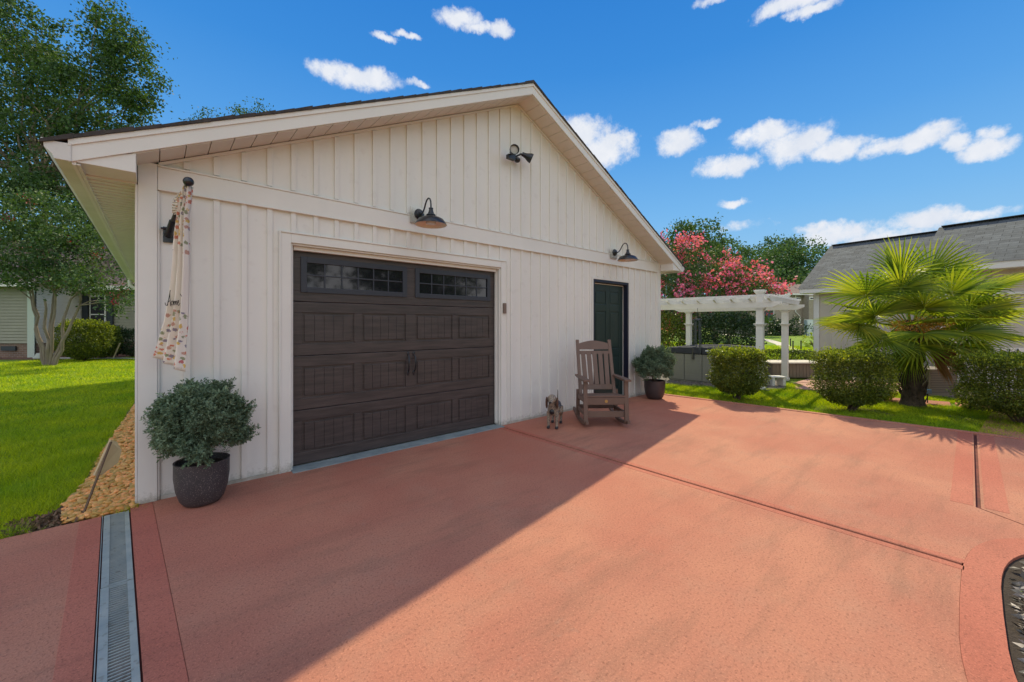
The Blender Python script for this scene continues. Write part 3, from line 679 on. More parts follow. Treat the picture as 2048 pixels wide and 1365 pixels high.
mb = MB(); mb.box((e0+.006, ey-.006, EZ-fr-.022), (e1-.004, ey-.0005, EZ-fr-.008)); mb.box((e1-.014, ey-.006, .03), (e1-.004, ey-.0005, EZ-fr-.0225)); mb.build('weatherstrip', M_trim, ga)
mb = MB(); mb.lathe([(.002,0),(.03,0),(.03,.008),(.012,.012),(.012,.035),(.028,.045),(.030,.06),(.02,.072),(.002,.075)], (e0+.07, ey-.001, .98), 18, Matrix.Rotation(rad(90), 4, 'X')); mb.build('knob', M_brass, ed, smooth=True)
mb = MB(); mb.box((EX0+.03, -.04, .0), (EX1-.03, .11, .022)); mb.build('door_sill', mat('pale_sill', (.55,.56,.56), .5), ga, bevel=.003)
# roof: shingle decks
rf = MB()
for sgn in (-1, 1):
    xe = XC+sgn*4.36
    a = [(xe, -YO-.03, T(xe)), (xe, LEN+YO, T(xe)), (XC, LEN+YO, APEX), (XC, -YO-.03, APEX)]
    if sgn > 0: a = [a[1], a[0], a[3], a[2]]
    rf.add(a, [(0,1,2,3)])
rf.uv = []
for f in rf.f:
    q = [rf.v[i] for i in f]; e = (q[1]-q[0]).normalized(); gg = (q[3]-q[0]).normalized(); rf.uv.append([((p-q[0]).dot(e), (p-q[0]).dot(gg)) for p in q])
roof = rf.build('roof', M_roof, ga, recalc=False)
mb = MB()
for sgn in (-1, 1):   # stepped shingle edge along the rake + ridge/eave edge
    n_ = 30
    for i in range(n_):
        x0 = XC+sgn*4.37*(i/n_); x1 = XC+sgn*4.37*((i+1)/n_); up = .010+.006*random.random(); yo = -YO-.034-.006*random.random()
        p, q = Vector((x0, 0, T(x0))), Vector((x1, 0, T(x1)))
        vs = [(x0, yo, p.z-.016), (x1, yo, q.z-.012), (x1, yo, q.z+up*.6), (x0, yo, p.z+up*1.2)]; vs += [(a_, LEN+YO+.01, c_) for a_, b_, c_ in vs]
        mb.add(vs, [(0,1,2,3),(4,7,6,5),(0,4,5,1),(1,5,6,2),(2,6,7,3),(3,7,4,0)])
mb.build('shingle_edge', M_roofedge, roof)
mb = MB()
for k in range(33):
    yy = -YO-.035+k*.3; x_ = .15
    mb.add([(XC-x_, yy, APEX+.016-SL*x_+.006), (XC, yy, APEX+.026), (XC+x_, yy, APEX+.022-SL*x_), (XC-x_, yy+.32, APEX+.008-SL*x_), (XC, yy+.32, APEX+.020), (XC+x_, yy+.32, APEX+.008-SL*x_),
            (XC-x_, yy, APEX-.01-SL*x_), (XC, yy, APEX+.006), (XC+x_, yy, APEX-.01-SL*x_)], [(0,3,4,1),(1,4,5,2),(0,1,7,6),(1,2,8,7)])
mb.build('ridge_cap', M_roofedge, roof)
# rake fascia + crown strip
for sgn in (-1, 1):
    mb = MB(); xe = XC+sgn*4.25
    z1, z0 = .018, .160
    pts = [(xe, T(xe)-z1), (XC, T(XC)-z1), (XC, T(XC)-z0), (xe, T(xe)-z0)]
    mb2 = MB(); mb2.prism([pts], LEN+YO-.016, LEN+YO, 'XZ'); mb2.build('rear_fascia', M_trim, ga); mb.prism([pts], -YO-.016, -YO, 'XZ')
    mb.build('rake_fascia', M_trim, ga, bevel=.002)
    mb = MB(); pts = [(xe, T(xe)-.014), (XC, T(XC)-.014), (XC, T(XC)-.055), (xe, T(xe)-.055)]; mb.prism([pts], -YO-.026, -YO-.0165, 'XZ'); mb.build('drip_edge', M_trim, ga, bevel=.002)
# eave returns (boxed ends)
for sgn in (-1, 1):
    mb = MB(); xe = XC+sgn*4.22; xi = XC+sgn*3.925
    mb.prism([[(xe, T(xe)-.150), (xi, T(xi)-.165), (xi, 2.452), (xe+sgn*-.0, 2.452 if T(xe)-.15 > 2.46 else T(xe)-.16)]], -YO-.004, -.031, 'XZ')
    mb.build('eave_return', M_trim, ga, bevel=.002)
# rake soffit boards
mb = MB()
for sgn in (-1, 1):
    s0 = .0; Lr = 4.2; k = int(Lr/.152)
    for i in range(k):
        a, b = XC+sgn*i*.152, XC+sgn*((i+1)*.152-.006)
        if abs(b-XC) > 4.03: break
        mb.add([(a, -YO+.001, T(a)-.168), (b, -YO+.001, T(b)-.168), (b, -.001, T(b)-.168), (a, -.001, T(a)-.168), (a, -YO+.001, T(a)-.150), (b, -YO+.001, T(b)-.150), (b, -.001, T(b)-.150), (a, -.001, T(a)-.150)],
               [(0,1,2,3),(4,7,6,5),(0,4,5,1),(1,5,6,2),(2,6,7,3),(3,7,4,0)])
    xe = XC+sgn*4.2
    mb.add([(XC, -YO+.001, T(XC)-.149), (xe, -YO+.001, T(xe)-.149), (xe, -.001, T(xe)-.149), (XC, -.001, T(XC)-.149)], [(0,1,2,3)])
mb.build('rake_soffit', M_soffit, ga)
# eave soffits
for sgn in (-1, 1):
    mb = MB(); xw = XC+sgn*3.929; xo = XC+sgn*4.215; y = -.028
    while y < LEN+YO-.1:
        mb.box((xw, y, 2.441), (xo, y+.074, 2.462)); y += .1
    mb.box((xw, -.028, 2.4625), (xo, LEN+YO, 2.468)); mb.box((xo-sgn*.02, -YO, 2.432), (xo-sgn*.0, LEN+YO, 2.4435))
    mb.build('eave_soffit', M_soffit, ga, bevel=.002, seg=1)
    mb = MB(); mb.box((XC+sgn*4.2155, -YO, 2.432), (XC+sgn*4.235, LEN+YO, 2.55)); mb.build('eave_fascia', M_trim, ga)
    # K gutter
    mb = MB(); gx = XC+sgn*4.2355
    prof = [(0, 2.56), (0, 2.445), (.075, 2.445), (.085, 2.475), (.118, 2.510), (.122, 2.555), (.132, 2.556), (.132, 2.566), (.112, 2.566), (.108, 2.515), (.078, 2.485), (.068, 2.452), (.006, 2.452), (.006, 2.56)]
    mb.prism([[(gx+sgn*u, v) for u, v in prof]], -YO-.02, LEN+YO, 'XZ')
    mb.prism([[(gx+sgn*u, v) for u, v in prof[:6]]], -YO-.0235, -YO-.0205, 'XZ'); mb.prism([[(gx+sgn*u, v) for u, v in prof[:6]]], LEN+YO+.001, LEN+YO+.004, 'XZ')
    gt = mb.build('gutter', M_gutter, ga, bevel=.0015, seg=1)
    yy = LEN-.25; x0 = gx+sgn*.055; xw = XC+sgn*3.98
    mb = MB(); mb.tube([(x0, yy, 2.445), (x0, yy, 2.34), (x0-sgn*.04, yy, 2.28), (xw+sgn*.06, yy, 2.20), (xw, yy, 2.12), (xw, yy, .02)], .042, 10)
    mb.build('downspout', M_gutter, ga, smooth=True)

# ------------------------------------------------------------------ gooseneck lamps
def make_lamp():
    t = empty('wall_lamp', (0,0,0))
    mb = MB(); mb.box((-.10, -.012, -.085), (.10, .0, .10)); mb.box((-.085,-.018,-.070),(.085,-.0125,.085)); mb.build('mount_block', M_trim, t, world=False, bevel=.004)
    mb = MB(); mb.lathe([(.001,.0),(.058,0),(.060,.012),(.050,.022),(.046,.030),(.022,.036),(.018,.050),(.001,.052)], (0, -.0185, .02), 24, Matrix.Rotation(rad(90), 4, 'X')); mb.build('back_plate', M_black, t, world=False, smooth=True)
    mb = MB(); P = [(0,-.05,.02),(0,-.085,.012),(0,-.115,.025),(0,-.145,.06),(0,-.172,.105),(0,-.200,.140),(0,-.235,.155),(0,-.266,.140),(0,-.284,.11),(0,-.290,.07),(0,-.290,.03)]; mb.tube(P, .0085, 10); mb.build('arm', M_black, t, world=False, smooth=True)
    mb = MB(); c = (0, -.290, 0)
    mb.lathe([(.001,.04),(.012,.04),(.024,.034),(.024,.022),(.020,.018),(.024,.012),(.024,.002),(.030,-.012),(.034,-.028),(.050,-.038),(.052,-.048),(.046,-.052),(.060,-.062),(.100,-.072),(.135,-.090),(.160,-.125),(.172,-.145),(.172,-.150)], c, 36)
    sh_ = mb.build('lamp_shade', M_black, t, world=False, smooth=True)
    mb = MB(); mb.lathe([(.1705,-.1495),(.158,-.125),(.132,-.094),(.098,-.077),(.058,-.068),(.001,-.066)], c, 36); mb.build('shade_lining', M_lampin, t, world=False, smooth=True)
    mb = MB(); mb.lathe([(.001,-.07),(.045,-.072),(.050,-.085),(.055,-.125),(.050,-.140),(.001,-.146)], c, 20); mb.build('bulb_glass', M_glass, t, world=False, smooth=True)
    return t
lp = make_lamp(); lp.location = (2.345, -.036, 2.61); tag(lp, 'black gooseneck barn lamp above the overhead garage door', 'lamp', 'gooseneck lamps on the garage front')
l2 = copy_tree(lp); l2.location = (6.18, -.036, 2.62); l2['label'] = 'black gooseneck barn lamp above the dark green entry door'
# floodlight
t = empty('floodlight', (3.82, 0, 3.69), label='black twin head security floodlight high on the gable', cat='floodlight')
Y90 = Matrix.Rotation(rad(90), 4, 'X')
mb = MB(); mb.lathe([(.001,0),(.05,0),(.052,.018),(.040,.030),(.001,.032)], (3.82, -.001, 3.72), 24, Y90); mb.build('back_plate', M_black, t, smooth=True)
def head(name, base, d):
    d = Vector(d).normalized(); q = d.to_track_quat('Z', 'Y').to_matrix().to_4x4(); base = Vector(base)
    mb = MB(); mb.lathe([(.001,0),(.028,0),(.030,.03),(.036,.06),(.062,.115),(.066,.15),(.060,.15),(.056,.118),(.001,.112)], base, 24, q); h = mb.build('lamp_head', M_black, t, smooth=True)
    mb = MB(); mb.lathe([(.001,.122),(.040,.120),(.055,.119)], base, 20, q); mb.build('lens', mat('flood_lens', (.50,.48,.44), .2), h, smooth=True)
    mb = MB(); mb.tube([(3.82,-.03,3.69), base-d*.005], [.013,.013], 8); mb.build('arm', M_black, t, smooth=True)
head('a', (3.705,-.11,3.70), (-.45,-1,-.12)); head('b', (3.90,-.11,3.735), (.75,-.55,-.42))
mb = MB(); mb.tube([(3.82,-.03,3.71),(3.83,-.06,3.67)], .012, 8); mb.ball((3.84,-.08,3.645), .042, sc=(1,1,.9)); mb.box((3.645,-.125,3.61),(3.765,-.07,3.665)); mb.build('motion_sensor', M_black, t, smooth=True)
# soffit light under the right eave
t = empty('security_camera', (8.02, .55, 2.43), label='small black and white dome light under the right eave of the garage', cat='camera light')
c = Vector((8.02, .55, 2.43))
mb = MB(); mb.lathe([(.001,0),(.075,0),(.075,-.025),(.02,-.03),(.02,-.07),(.001,-.07)], c, 20); mb.bar(c+Vector((.02,0,-.02)), c+Vector((.17,.0,-.035)), .03, .02); mb.build('bracket', M_black, t, smooth=True)
mb = MB(); mb.ball(c+Vector((0,0,-.10)), .052); mb.build('dome', M_metalw, t, smooth=True)
mb = MB(); mb.ball(c+Vector((-.03,-.03,-.105)), .034); mb.build('lens', M_pane, t, smooth=True)

# ------------------------------------------------------------------ flag
ball = Vector((.272, -.40, 2.43)); brk = Vector((.165, -.03, 2.10))
fl = empty('house_flag', tuple(brk), label='cream floral garden flag hanging from a black pole at the garage corner', cat='flag')
mb = MB(); dv = (ball-brk).normalized(); mb.box((brk.x-.032, -.022, brk.z-.075), (brk.x+.032, -.001, brk.z+.045)); mb.tube([brk+Vector((0,.01,-.02)), brk+dv*.12], [.026,.023], 14); mb.tube([brk+Vector((-.045,-.0,.03)), brk+Vector((.045,-.0,.03))], .008, 8)
mb.build('bracket', M_black, fl, smooth=True)
mb = MB(); mb.tube([brk+dv*.06, brk+dv*.30], .0155, 14); mb.build('pole', mat('grey_pole', (.06,.06,.065), .3, metal=.4), fl, smooth=True)
mb = MB(); mb.tube([brk+dv*.30, ball], .011, 12); mb.ball(ball, .034, 20, 14); mb.build('finial', M_black, fl, smooth=True)
cloth = bpy.data.materials.new('floral_flag_cloth'); cloth.use_nodes = True; t_ = cloth.node_tree; p = t_.nodes['Principled BSDF']; p.inputs['Roughness'].default_value = .85
uvn = N(t_, 'ShaderNodeUVMap'); mpn = N(t_, 'ShaderNodeMapping'); mpn.inputs['Scale'].default_value = (5, 22, 1); t_.links.new(uvn.outputs[0], mpn.inputs[0])
vo = N(t_, 'ShaderNodeTexVoronoi'); vo.inputs['Scale'].default_value = 2.3; nzv = noise(t_, mpn.outputs[0], 6, 3); 
va = N(t_, 'ShaderNodeMix', data_type='VECTOR'); va.inputs[0].default_value = .3; t_.links.new(mpn.outputs[0], va.inputs[4]); t_.links.new(nzv.outputs['Color'], va.inputs[5]); t_.links.new(va.outputs[1], vo.inputs['Vector'])
hsv = N(t_, 'ShaderNodeValToRGB'); hsv.color_ramp.interpolation = 'CONSTANT'; el_ = hsv.color_ramp.elements; el_[0].color = (.75,.50,.03,1); el_[0].position = 0
for pos, c in ((.2,(.70,.16,.05,1)), (.4,(.22,.18,.28,1)), (.55,(.55,.04,.05,1)), (.68,(.25,.30,.12,1)), (.85,(.62,.30,.20,1))): e = el_.new(pos); e.color = c
el_[-1].color = (.7,.45,.05,1)
sx = N(t_, 'ShaderNodeSeparateColor'); t_.links.new(vo.outputs['Color'], sx.inputs[0]); t_.links.new(sx.outputs[0], hsv.inputs[0])
sepuv = N(t_, 'ShaderNodeSeparateXYZ'); t_.links.new(uvn.outputs[0], sepuv.inputs[0])
# flowers appear in the top third and bottom third of the flag
top = mth('GREATER_THAN', sepuv.outputs[1], .60, t=t_); bot = mth('LESS_THAN', sepuv.outputs[1], .34, t=t_); zone = mth('ADD', top, bot, t=t_)
thr = mth('MULTIPLY', mth('LESS_THAN', vo.outputs['Distance'], .40, t=t_), zone, t=t_)
mx = N(t_, 'ShaderNodeMix', data_type='RGBA'); t_.links.new(mth('MULTIPLY', thr, .8, t=t_), mx.inputs[0]); mx.inputs[6].default_value = (.93,.88,.80,1); t_.links.new(hsv.outputs[0], mx.inputs[7])
t_.links.new(mx.outputs[2], p.inputs['Base Color'])
tr = N(t_, 'ShaderNodeBsdfTranslucent'); t_.links.new(mx.outputs[2], tr.inputs[0]); ms = N(t_, 'ShaderNodeMixShader'); ms.inputs[0].default_value = .3
t_.links.new(p.outputs[0], ms.inputs[1]); t_.links.new(tr.outputs[0], ms.inputs[2]); t_.links.new(ms.outputs[0], t_.nodes['Material Output'].inputs[0])
# centre line in the picture of the hanging cloth (world), widths
Dq = 3.02
rows = [(378,372,4),(374,400,8),(368,430,9),(366,455,10),(364,490,12),(363,530,13),(360,570,14),(357,610,16),(352,650,19),(346,680,22),(342,705,25),(338,728,28)]
nu = 25; mbf = MB(); grid = []
ext = []
for j in range(len(rows)-1):
    for k in range(4): 
        s_ = k/4; ext.append(tuple(rows[j][i]*(1-s_)+rows[j+1][i]*s_ for i in range(3)))
ext.append(rows[-1])
for j, (px, py, hw) in enumerate(ext):
    tt = j/(len(ext)-1)
    for i in range(nu):
        u = i/(nu-1); s_ = (u-.5)*2
        fold = math.sin(u*PI*5+tt*1.8)*(.034*(1-.35*tt)); 
        yy = py + (10*(u-.3) if tt > .9 else 0)*((tt-.9)*10 if tt > .9 else 0)
        p_ = W(px + s_*hw, yy + s_*10*tt, Dq); p_ = p_ - F*fold
        mbf.v.append(p_)
nj = len(ext); mbf.uv = []
for j in range(nj-1):
    for i in range(nu-1):
        mbf.f.append((j*nu+i, j*nu+i+1, (j+1)*nu+i+1, (j+1)*nu+i)); mbf.mi.append(0)
        mbf.uv.append([(a/(nu-1), 1-b/(nj-1)) for a, b in ((i,j),(i+1,j),(i+1,j+1),(i,j+1))])
fc = mbf.build('cloth', cloth, fl, smooth=True, recalc=False)
sm = fc.modifiers.new('solid', 'SOLIDIFY'); sm.thickness = .0015
# wrapped bunch on the pole
mb = MB()
for k in range(7):
    P = []
    for i in range(26):
        t0 = i/25; a = k*.9+t0*7; c = brk+dv*(.20+.20*t0); r = .020+.014*math.sin(PI*t0); n1 = dv.orthogonal().normalized(); n2 = dv.cross(n1); P.append(c+(n1*math.cos(a)+n2*math.sin(a))*r)
    mb.tube(P, [.004+.007*math.sin(PI*i/25) for i in range(26)], 6)
mb.uv = [[(random.random()*0+.2+.6*(q%7)/7, .65+.3*(q%25)/25)]*len(f) for q, f in enumerate(mb.f)]
mb.build('wrapped_cloth', cloth, fl, smooth=True, recalc=False)
# the word Home in thin brush strokes on the cloth
HOME = [[(0,0),(1,6),(4,14),(6,21),(7,25)],[(-6,5),(-5,1),(-2,0),(2,6),(5,8)],[(6,22),(6,12),(8,0),(9,-1)],[(11,8),(9,5),(10,1),(13,1),(14,5),(12,8),(11,8)],[(15,8),(16,1),(17,7),(19,8),(19,1),(21,7),(23,8),(23,1)],[(25,4),(28,6),(28,9),(26,8),(25,3),(28,0),(31,4)],[(32,19),(35,15)]]
mb = MB()
for st_ in HOME:
    P = [W(335+x*.80, 612-y*1.25, Dq-.052) for x, y in st_]; mb.tube(P, .0022, 6)
lt = mb.build('lettering', mat('black_ink', (.02,.02,.02), .8), fc)

# ------------------------------------------------------------------ potted plants
def sprig_plant(center, rx, rz, n, seed):
    P = []; Dd = []; tw = MB()
    nc = 64; CC = []
    for i in range(nc):
        th = i*2.39996+seed; ph = math.asin(-.62+1.60*((i*7 % nc)+.5)/nc); d = np.array([math.cos(th)*math.cos(ph), math.sin(th)*math.cos(ph), math.sin(ph)]); CC.append((d, rng.uniform(.72, 1.0) if i % 4 else rng.uniform(.35, .6)))
    for i in range(n):
        d, r = CC[i % nc]; tpos = rng.uniform(-.55, 1); wd_ = .050*(1.1-.75*max(0, tpos))
        up_ = d*.75+np.array([0, 0, .65]); up_ /= np.linalg.norm(up_)
        c = np.array(center)+d*np.array([rx, rx, rz])*r*.84+up_*tpos*.085*(1.7 if i % 23 == 0 else 1)+rng.normal(0, 1, 3)*wd_*.62
        d = d*.5+up_*.6
        ax = d + rng.normal(0, .35, 3) + np.array([0, 0, .45]); ax /= np.linalg.norm(ax); L = rng.uniform(.055, .105)
        a1 = np.cross(ax, [0.3, .5, .8]); a1 /= np.linalg.norm(a1); a2 = np.cross(ax, a1)
        for b in range(6):
            t0 = b/6; bc = c+ax*L*t0; an = rng.uniform(0, 2*PI); bd = ax*.8+(a1*math.cos(an)+a2*math.sin(an))*.8; bd /= np.linalg.norm(bd); bl = L*.45*(1-t0*.5)
            for q in range(6):
                P.append(bc+bd*bl*q/6); sgn = 1 if q % 2 else -1; sd_ = np.cross(bd, ax); Dd.append(bd+sd_*sgn*.9)
    return np.array(P), np.array(Dd)
def potted(name, base, label, group, potm, r, h, rx, rz, cz, n, seed):
    t = empty(name, tuple(base), label=label, cat='potted plant', group=group)
    b = Vector(base)
    mb = MB(); mb.lathe([(.001,0),(r*.52,0),(r*.66,.008),(r*.80,h*.12),(r*.93,h*.35),(r*1.0,h*.65),(r*1.0,h*.94),(r*1.01,h),(r*.94,h),(r*.93,h*.9),(r*.90,h*.86)], b, 44); mb.build('pot', potm, t, smooth=True)
    mb = MB(); mb.lathe([(.001,h*.87),(r*.91,h*.865)], b, 30); mb.build('soil', M_soil, t)
    P, Dd = sprig_plant((b.x, b.y, cz), rx, rz, n, seed); V, Fc = leaves(P, .020, .40, D=unit(Dd)*1.6, spread=.5); np_mesh('foliage', V, Fc, M_jun, t)
    mb = MB()
    for k in range(26):
        a = random.uniform(0, 2*PI); e = random.uniform(.2, 1.2); q = Vector((math.cos(a)*math.cos(e)*rx*.8, math.sin(a)*math.cos(e)*rx*.8, 0)); q = b+q+Vector((0,0,cz+math.sin(e)*rz*.7))
        limb(mb, b+Vector((random.uniform(-.03,.03), random.uniform(-.03,.03), h*.85)), q, .006, .002, 4, .06, 5)
    mb.build('stems', M_twig, t); return t
p1 = CW(-2.40, 3.13); p1.z = 0
potted('potted_cedar', p1, 'large potted green cedar shrub in a speckled grey pot at the garage corner', 'potted cedar shrubs', M_pot, .175, .33, .262, .322, .570, 3400, 1)
p2 = CW(2.63, 7.45); p2.z = 0
potted('potted_cedar', p2, 'potted cedar shrub in a plain brown pot beside the entry door', 'potted cedar shrubs', M_potb, .185, .34, .335, .335, .575, 2400, 3)

# ------------------------------------------------------------------ rocking chair
ch = empty('rocking_chair', (0,0,0), label='brown slatted rocking chair on the red driveway beside the entry door', cat='rocking chair')
def part(mb, name, parent=ch): return mb.build(name, M_chair, parent, world=False, bevel=.005)
sw = .275
for sx_ in (-1, 1):
    mb = MB(); n_ = 14; pts = []
    for i in range(n_+1):
        y = -.36+.84*i/n_; z = .018+.30*(y-.02)**2*1.15; pts.append((y, z))
    mb.prism([[(y, z) for y, z in pts] + [(y, z+.042) for y, z in reversed(pts)]], sx_*sw-.018, sx_*sw+.018, 'YZ'); part(mb, 'rocker')
    mb = MB(); mb.bar((sx_*sw, -.27, .055), (sx_*sw, -.235, .615), .042, .055, (1,0,0)); part(mb, 'leg')
    mb = MB(); mb.bar((sx_*(sw-.0), .22, .045), (sx_*(sw-.0), .20, .44), .036, .050, (1,0,0)); part(mb, 'leg')
    mb = MB(); mb.bar((sx_*(sw-.03), .17, .36), (sx_*(sw-.035), .42, 1.14), .038, .045, (1,0,0)); part(mb, 'back_post')
    mb = MB(); mb.prism([[(sx_*(sw-.045), -.33), (sx_*(sw+.045), -.33), (sx_*(sw+.05), -.10), (sx_*(sw+.02), .32), (sx_*(sw-.03), .32), (sx_*(sw-.045), 0)]], .617, .645); part(mb, 'armrest')
    mb = MB(); mb.bar((sx_*sw, -.25, .365), (sx_*(sw-.005), .24, .345), .030, .07, (0,0,1)); mb.bar((sx_*sw, -.25, .175), (sx_*(sw-.005), .235, .175), .026, .055, (0,0,1)); part(mb, 'side_rail')
mb = MB(); mb.box((-sw+.02, -.268, .305), (sw-.02, -.236, .40)); part(mb, 'front_rail')
mb = MB(); mb.box((-sw+.02, -.255, .135), (sw-.02, -.228, .215)); part(mb, 'stretcher')
mb = MB(); mb.box((-sw+.02, .205, .16), (sw-.02, .225, .22)); part(mb, 'stretcher')
mb = MB()
for k in range(6): y = -.27+k*.083; z = .415-.016*k*.6; mb.box((-sw+.012, y, z-.012), (sw-.012, y+.075, z+.012))
part(mb, 'seat')
mb = MB(); mb.lathe([(.001,0),(.020,0),(.020,.004),(.001,.004)], (0,-.2685,.352), 20, Y90@Matrix.Diagonal((1,1,1,1))); mb.build('emblem', mat('gold_badge', (.45,.30,.10), .35, metal=.5), ch, world=False)
def bk(z): return .17+(z-.36)*.25/.78
mb = MB(); mb.bar((-sw+.05, bk(.47), .47), (sw-.05, bk(.47), .47), .024, .075, (0,.3,1)); part(mb, 'lower_back_rail')
mb = MB(); mb.bar((-sw+.05, bk(.955), .955), (sw-.05, bk(.955), .955), .024, .05, (0,.3,1)); part(mb, 'upper_back_rail')
mb = MB(); out_ = [(-sw+.05, 1.0)]+[(sw-.05, 1.0)]+[(sw-.05-(2*(sw-.05))*i/10, 1.085+.045*math.sin(PI*i/10)) for i in range(11)]
b0 = len(mb.v); mb.prism([out_], -.012, .012, 'XZ')
for v in mb.v: v.y += bk(v.z)
part(mb, 'crest_rail')
for k in range(5):
    x_ = -.160+.080*k; mb = MB(); mb.bar((x_, bk(.50)-.008, .50), (x_*1.06, bk(.94)-.008, .94), .016, .064, (1,0,0)); part(mb, 'back_slat')
fp = CW(1.235, 5.62); ch.location = (fp.x, fp.y, 0); ch.rotation_euler = (0, 0, math.atan2(F.y, F.x)-PI/2+rad(3))

# ------------------------------------------------------------------ dog statue
dg = empty('dog_statue', (0,0,0), label='small spotted hound dog statue standing beside the rocking chair', cat='dog statue')
dogm = bpy.data.materials.new('spotted_enamel'); dogm.use_nodes = True; t_ = dogm.node_tree; p = t_.nodes['Principled BSDF']; p.inputs['Roughness'].default_value = .4
tcn = N(t_, 'ShaderNodeTexCoord'); n1 = noise(t_, tcn.outputs['Object'], 9, 3); n2 = noise(t_, tcn.outputs['Object'], 75, 2)
sp_ = N(t_, 'ShaderNodeSeparateXYZ'); t_.links.new(tcn.outputs['Object'], sp_.inputs[0])
saddle = mth('ADD', mth('MULTIPLY', n1.outputs['Fac'], .10, t=t_), sp_.outputs[2], t=t_)
sad = mth('MULTIPLY', mth('GREATER_THAN', saddle, .272, t=t_), mth('GREATER_THAN', sp_.outputs[1], -.04, t=t_), t=t_)
mxa = N(t_, 'ShaderNodeMix', data_type='RGBA'); t_.links.new(mth('GREATER_THAN', n2.outputs['Fac'], .56, t=t_), mxa.inputs[0]); mxa.inputs[6].default_value = (.30,.235,.17,1); mxa.inputs[7].default_value = (.07,.06,.065,1)
mxb = N(t_, 'ShaderNodeMix', data_type='RGBA'); t_.links.new(sad, mxb.inputs[0]); t_.links.new(mxa.outputs[2], mxb.inputs[6])
mxd = N(t_, 'ShaderNodeMix', data_type='RGBA'); t_.links.new(mth('GREATER_THAN', n2.outputs['Fac'], .58, t=t_), mxd.inputs[0]); mxd.inputs[6].default_value = (.03,.035,.055,1); mxd.inputs[7].default_value = (.22,.24,.28,1); t_.links.new(mxd.outputs[2], mxb.inputs[7])
feet = mth('LESS_THAN', sp_.outputs[2], .035, t=t_); mxc = N(t_, 'ShaderNodeMix', data_type='RGBA'); t_.links.new(feet, mxc.inputs[0]); t_.links.new(mxb.outputs[2], mxc.inputs[6]); mxc.inputs[7].default_value = (.02,.02,.025,1)
t_.links.new(mxc.outputs[2], p.inputs['Base Color'])
mb = MB()
mb.tube([(0,.20,.235),(0,.14,.245),(0,.04,.235),(0,-.06,.235),(0,-.11,.245)], [.04,.062,.062,.074,.055], 16)
mb.ball((0,.19,.235), .058); mb.ball((0,-.08,.225), .072, sc=(.9,1,1.05))
mb.tube([(0,-.10,.24),(0,-.125,.30),(0,-.14,.345)], [.055,.045,.042], 14)
mb.ball((0,-.145,.362), .060, sc=(.95,1,.92)); mb.tube([(0,-.16,.355),(0,-.205,.338),(0,-.235,.332)], [.036,.029,.022], 12); mb.ball((0,-.236,.333), .023)
for sx_ in (-1, 1):
    mb.tube([(sx_*.045,-.085,.20),(sx_*.050,-.095,.13),(sx_*.050,-.10,.03)], [.034,.022,.017], 10); mb.ball((sx_*.050,-.115,.018), .024, sc=(.9,1.3,.75))
    mb.tube([(sx_*.042,.19,.22),(sx_*.052,.16,.15),(sx_*.052,.205,.10),(sx_*.052,.195,.03)], [.042,.034,.020,.016], 10); mb.ball((sx_*.052,.178,.018), .023, sc=(.9,1.3,.75))
body = mb.build('body', dogm, dg, world=False)
rm = body.modifiers.new('remesh', 'REMESH'); rm.mode = 'VOXEL'; rm.voxel_size = .006; rm.use_smooth_shade = True
s_m = body.modifiers.new('smooth', 'SMOOTH'); s_m.iterations = 6; s_m.factor = .5
M_ear = mat('brown_ear', (.09,.04,.022), .5); M_dk = mat('black_gloss', (.012,.012,.015), .2)
for sx_ in (-1, 1):
    mb = MB(); mb.ball((sx_*.064,-.145,.318), .058, sc=(.24,.62,1.2)); mb.build('ear', M_ear, dg, world=False, smooth=True)
    mb = MB(); mb.ball((sx_*.022,-.188,.375), .008); mb.build('eye', M_dk, dg, world=False, smooth=True)
mb = MB(); mb.ball((0,-.258,.342), .013, sc=(1.2,.8,.9)); mb.build('nose', M_dk, dg, world=False, smooth=True)
mb = MB(); mb.tube([(0,.235,.26),(0,.262,.30),(0,.268,.35),(0,.262,.41)], [.010,.007,.005,.003], 8); mb.build('tail', M_dk, dg, world=False, smooth=True)
mb = MB(); mb.ball((0,-.152,.21), .03, sc=(1,.35,1.1)); mb.build('chest_patch', M_dk, dg, world=False, smooth=True)
dg.scale = (1.1,1.1,1.1); p = CW(.565, 5.42); dg.location = (p.x, p.y, 0); dg.rotation_euler = (0, 0, math.atan2(F.y, F.x)-PI/2-rad(16))

# ------------------------------------------------------------------ back of a small garden sign
t = empty('garden_sign', tuple(G(165, 1030)), label='small pale wooden garden sign on a stake leaning by the pebble strip', cat='garden sign')
b0 = W(166, 1030, 2.92); b1 = W(222, 884, 3.02)
mb = MB(); mb.bar(b0-(b1-b0)*.05, b1, .010, .014, tuple(R)); mb.build('stake', M_wood2, t, bevel=.002)
ctr = [W(183,953,2.985), W(216,881,3.035), W(228,884,3.20), W(238,902,3.24), W(231,926,3.20), W(199,951,3.06)]
nrm = (ctr[1]-ctr[0]).cross(ctr[4]-ctr[0]).normalized()
mb = MB(); o_ = [v + nrm*.006 for v in ctr]+[v - nrm*.006 for v in ctr]; k = 6
o_ = [v + F*.016 for v in o_]
mb.add(o_, [tuple(range(k)), tuple(reversed(range(k, 2*k)))]+[(i, (i+1)%k, (i+1)%k+k, i+k) for i in range(k)]); mb.build('board', M_wood, t)

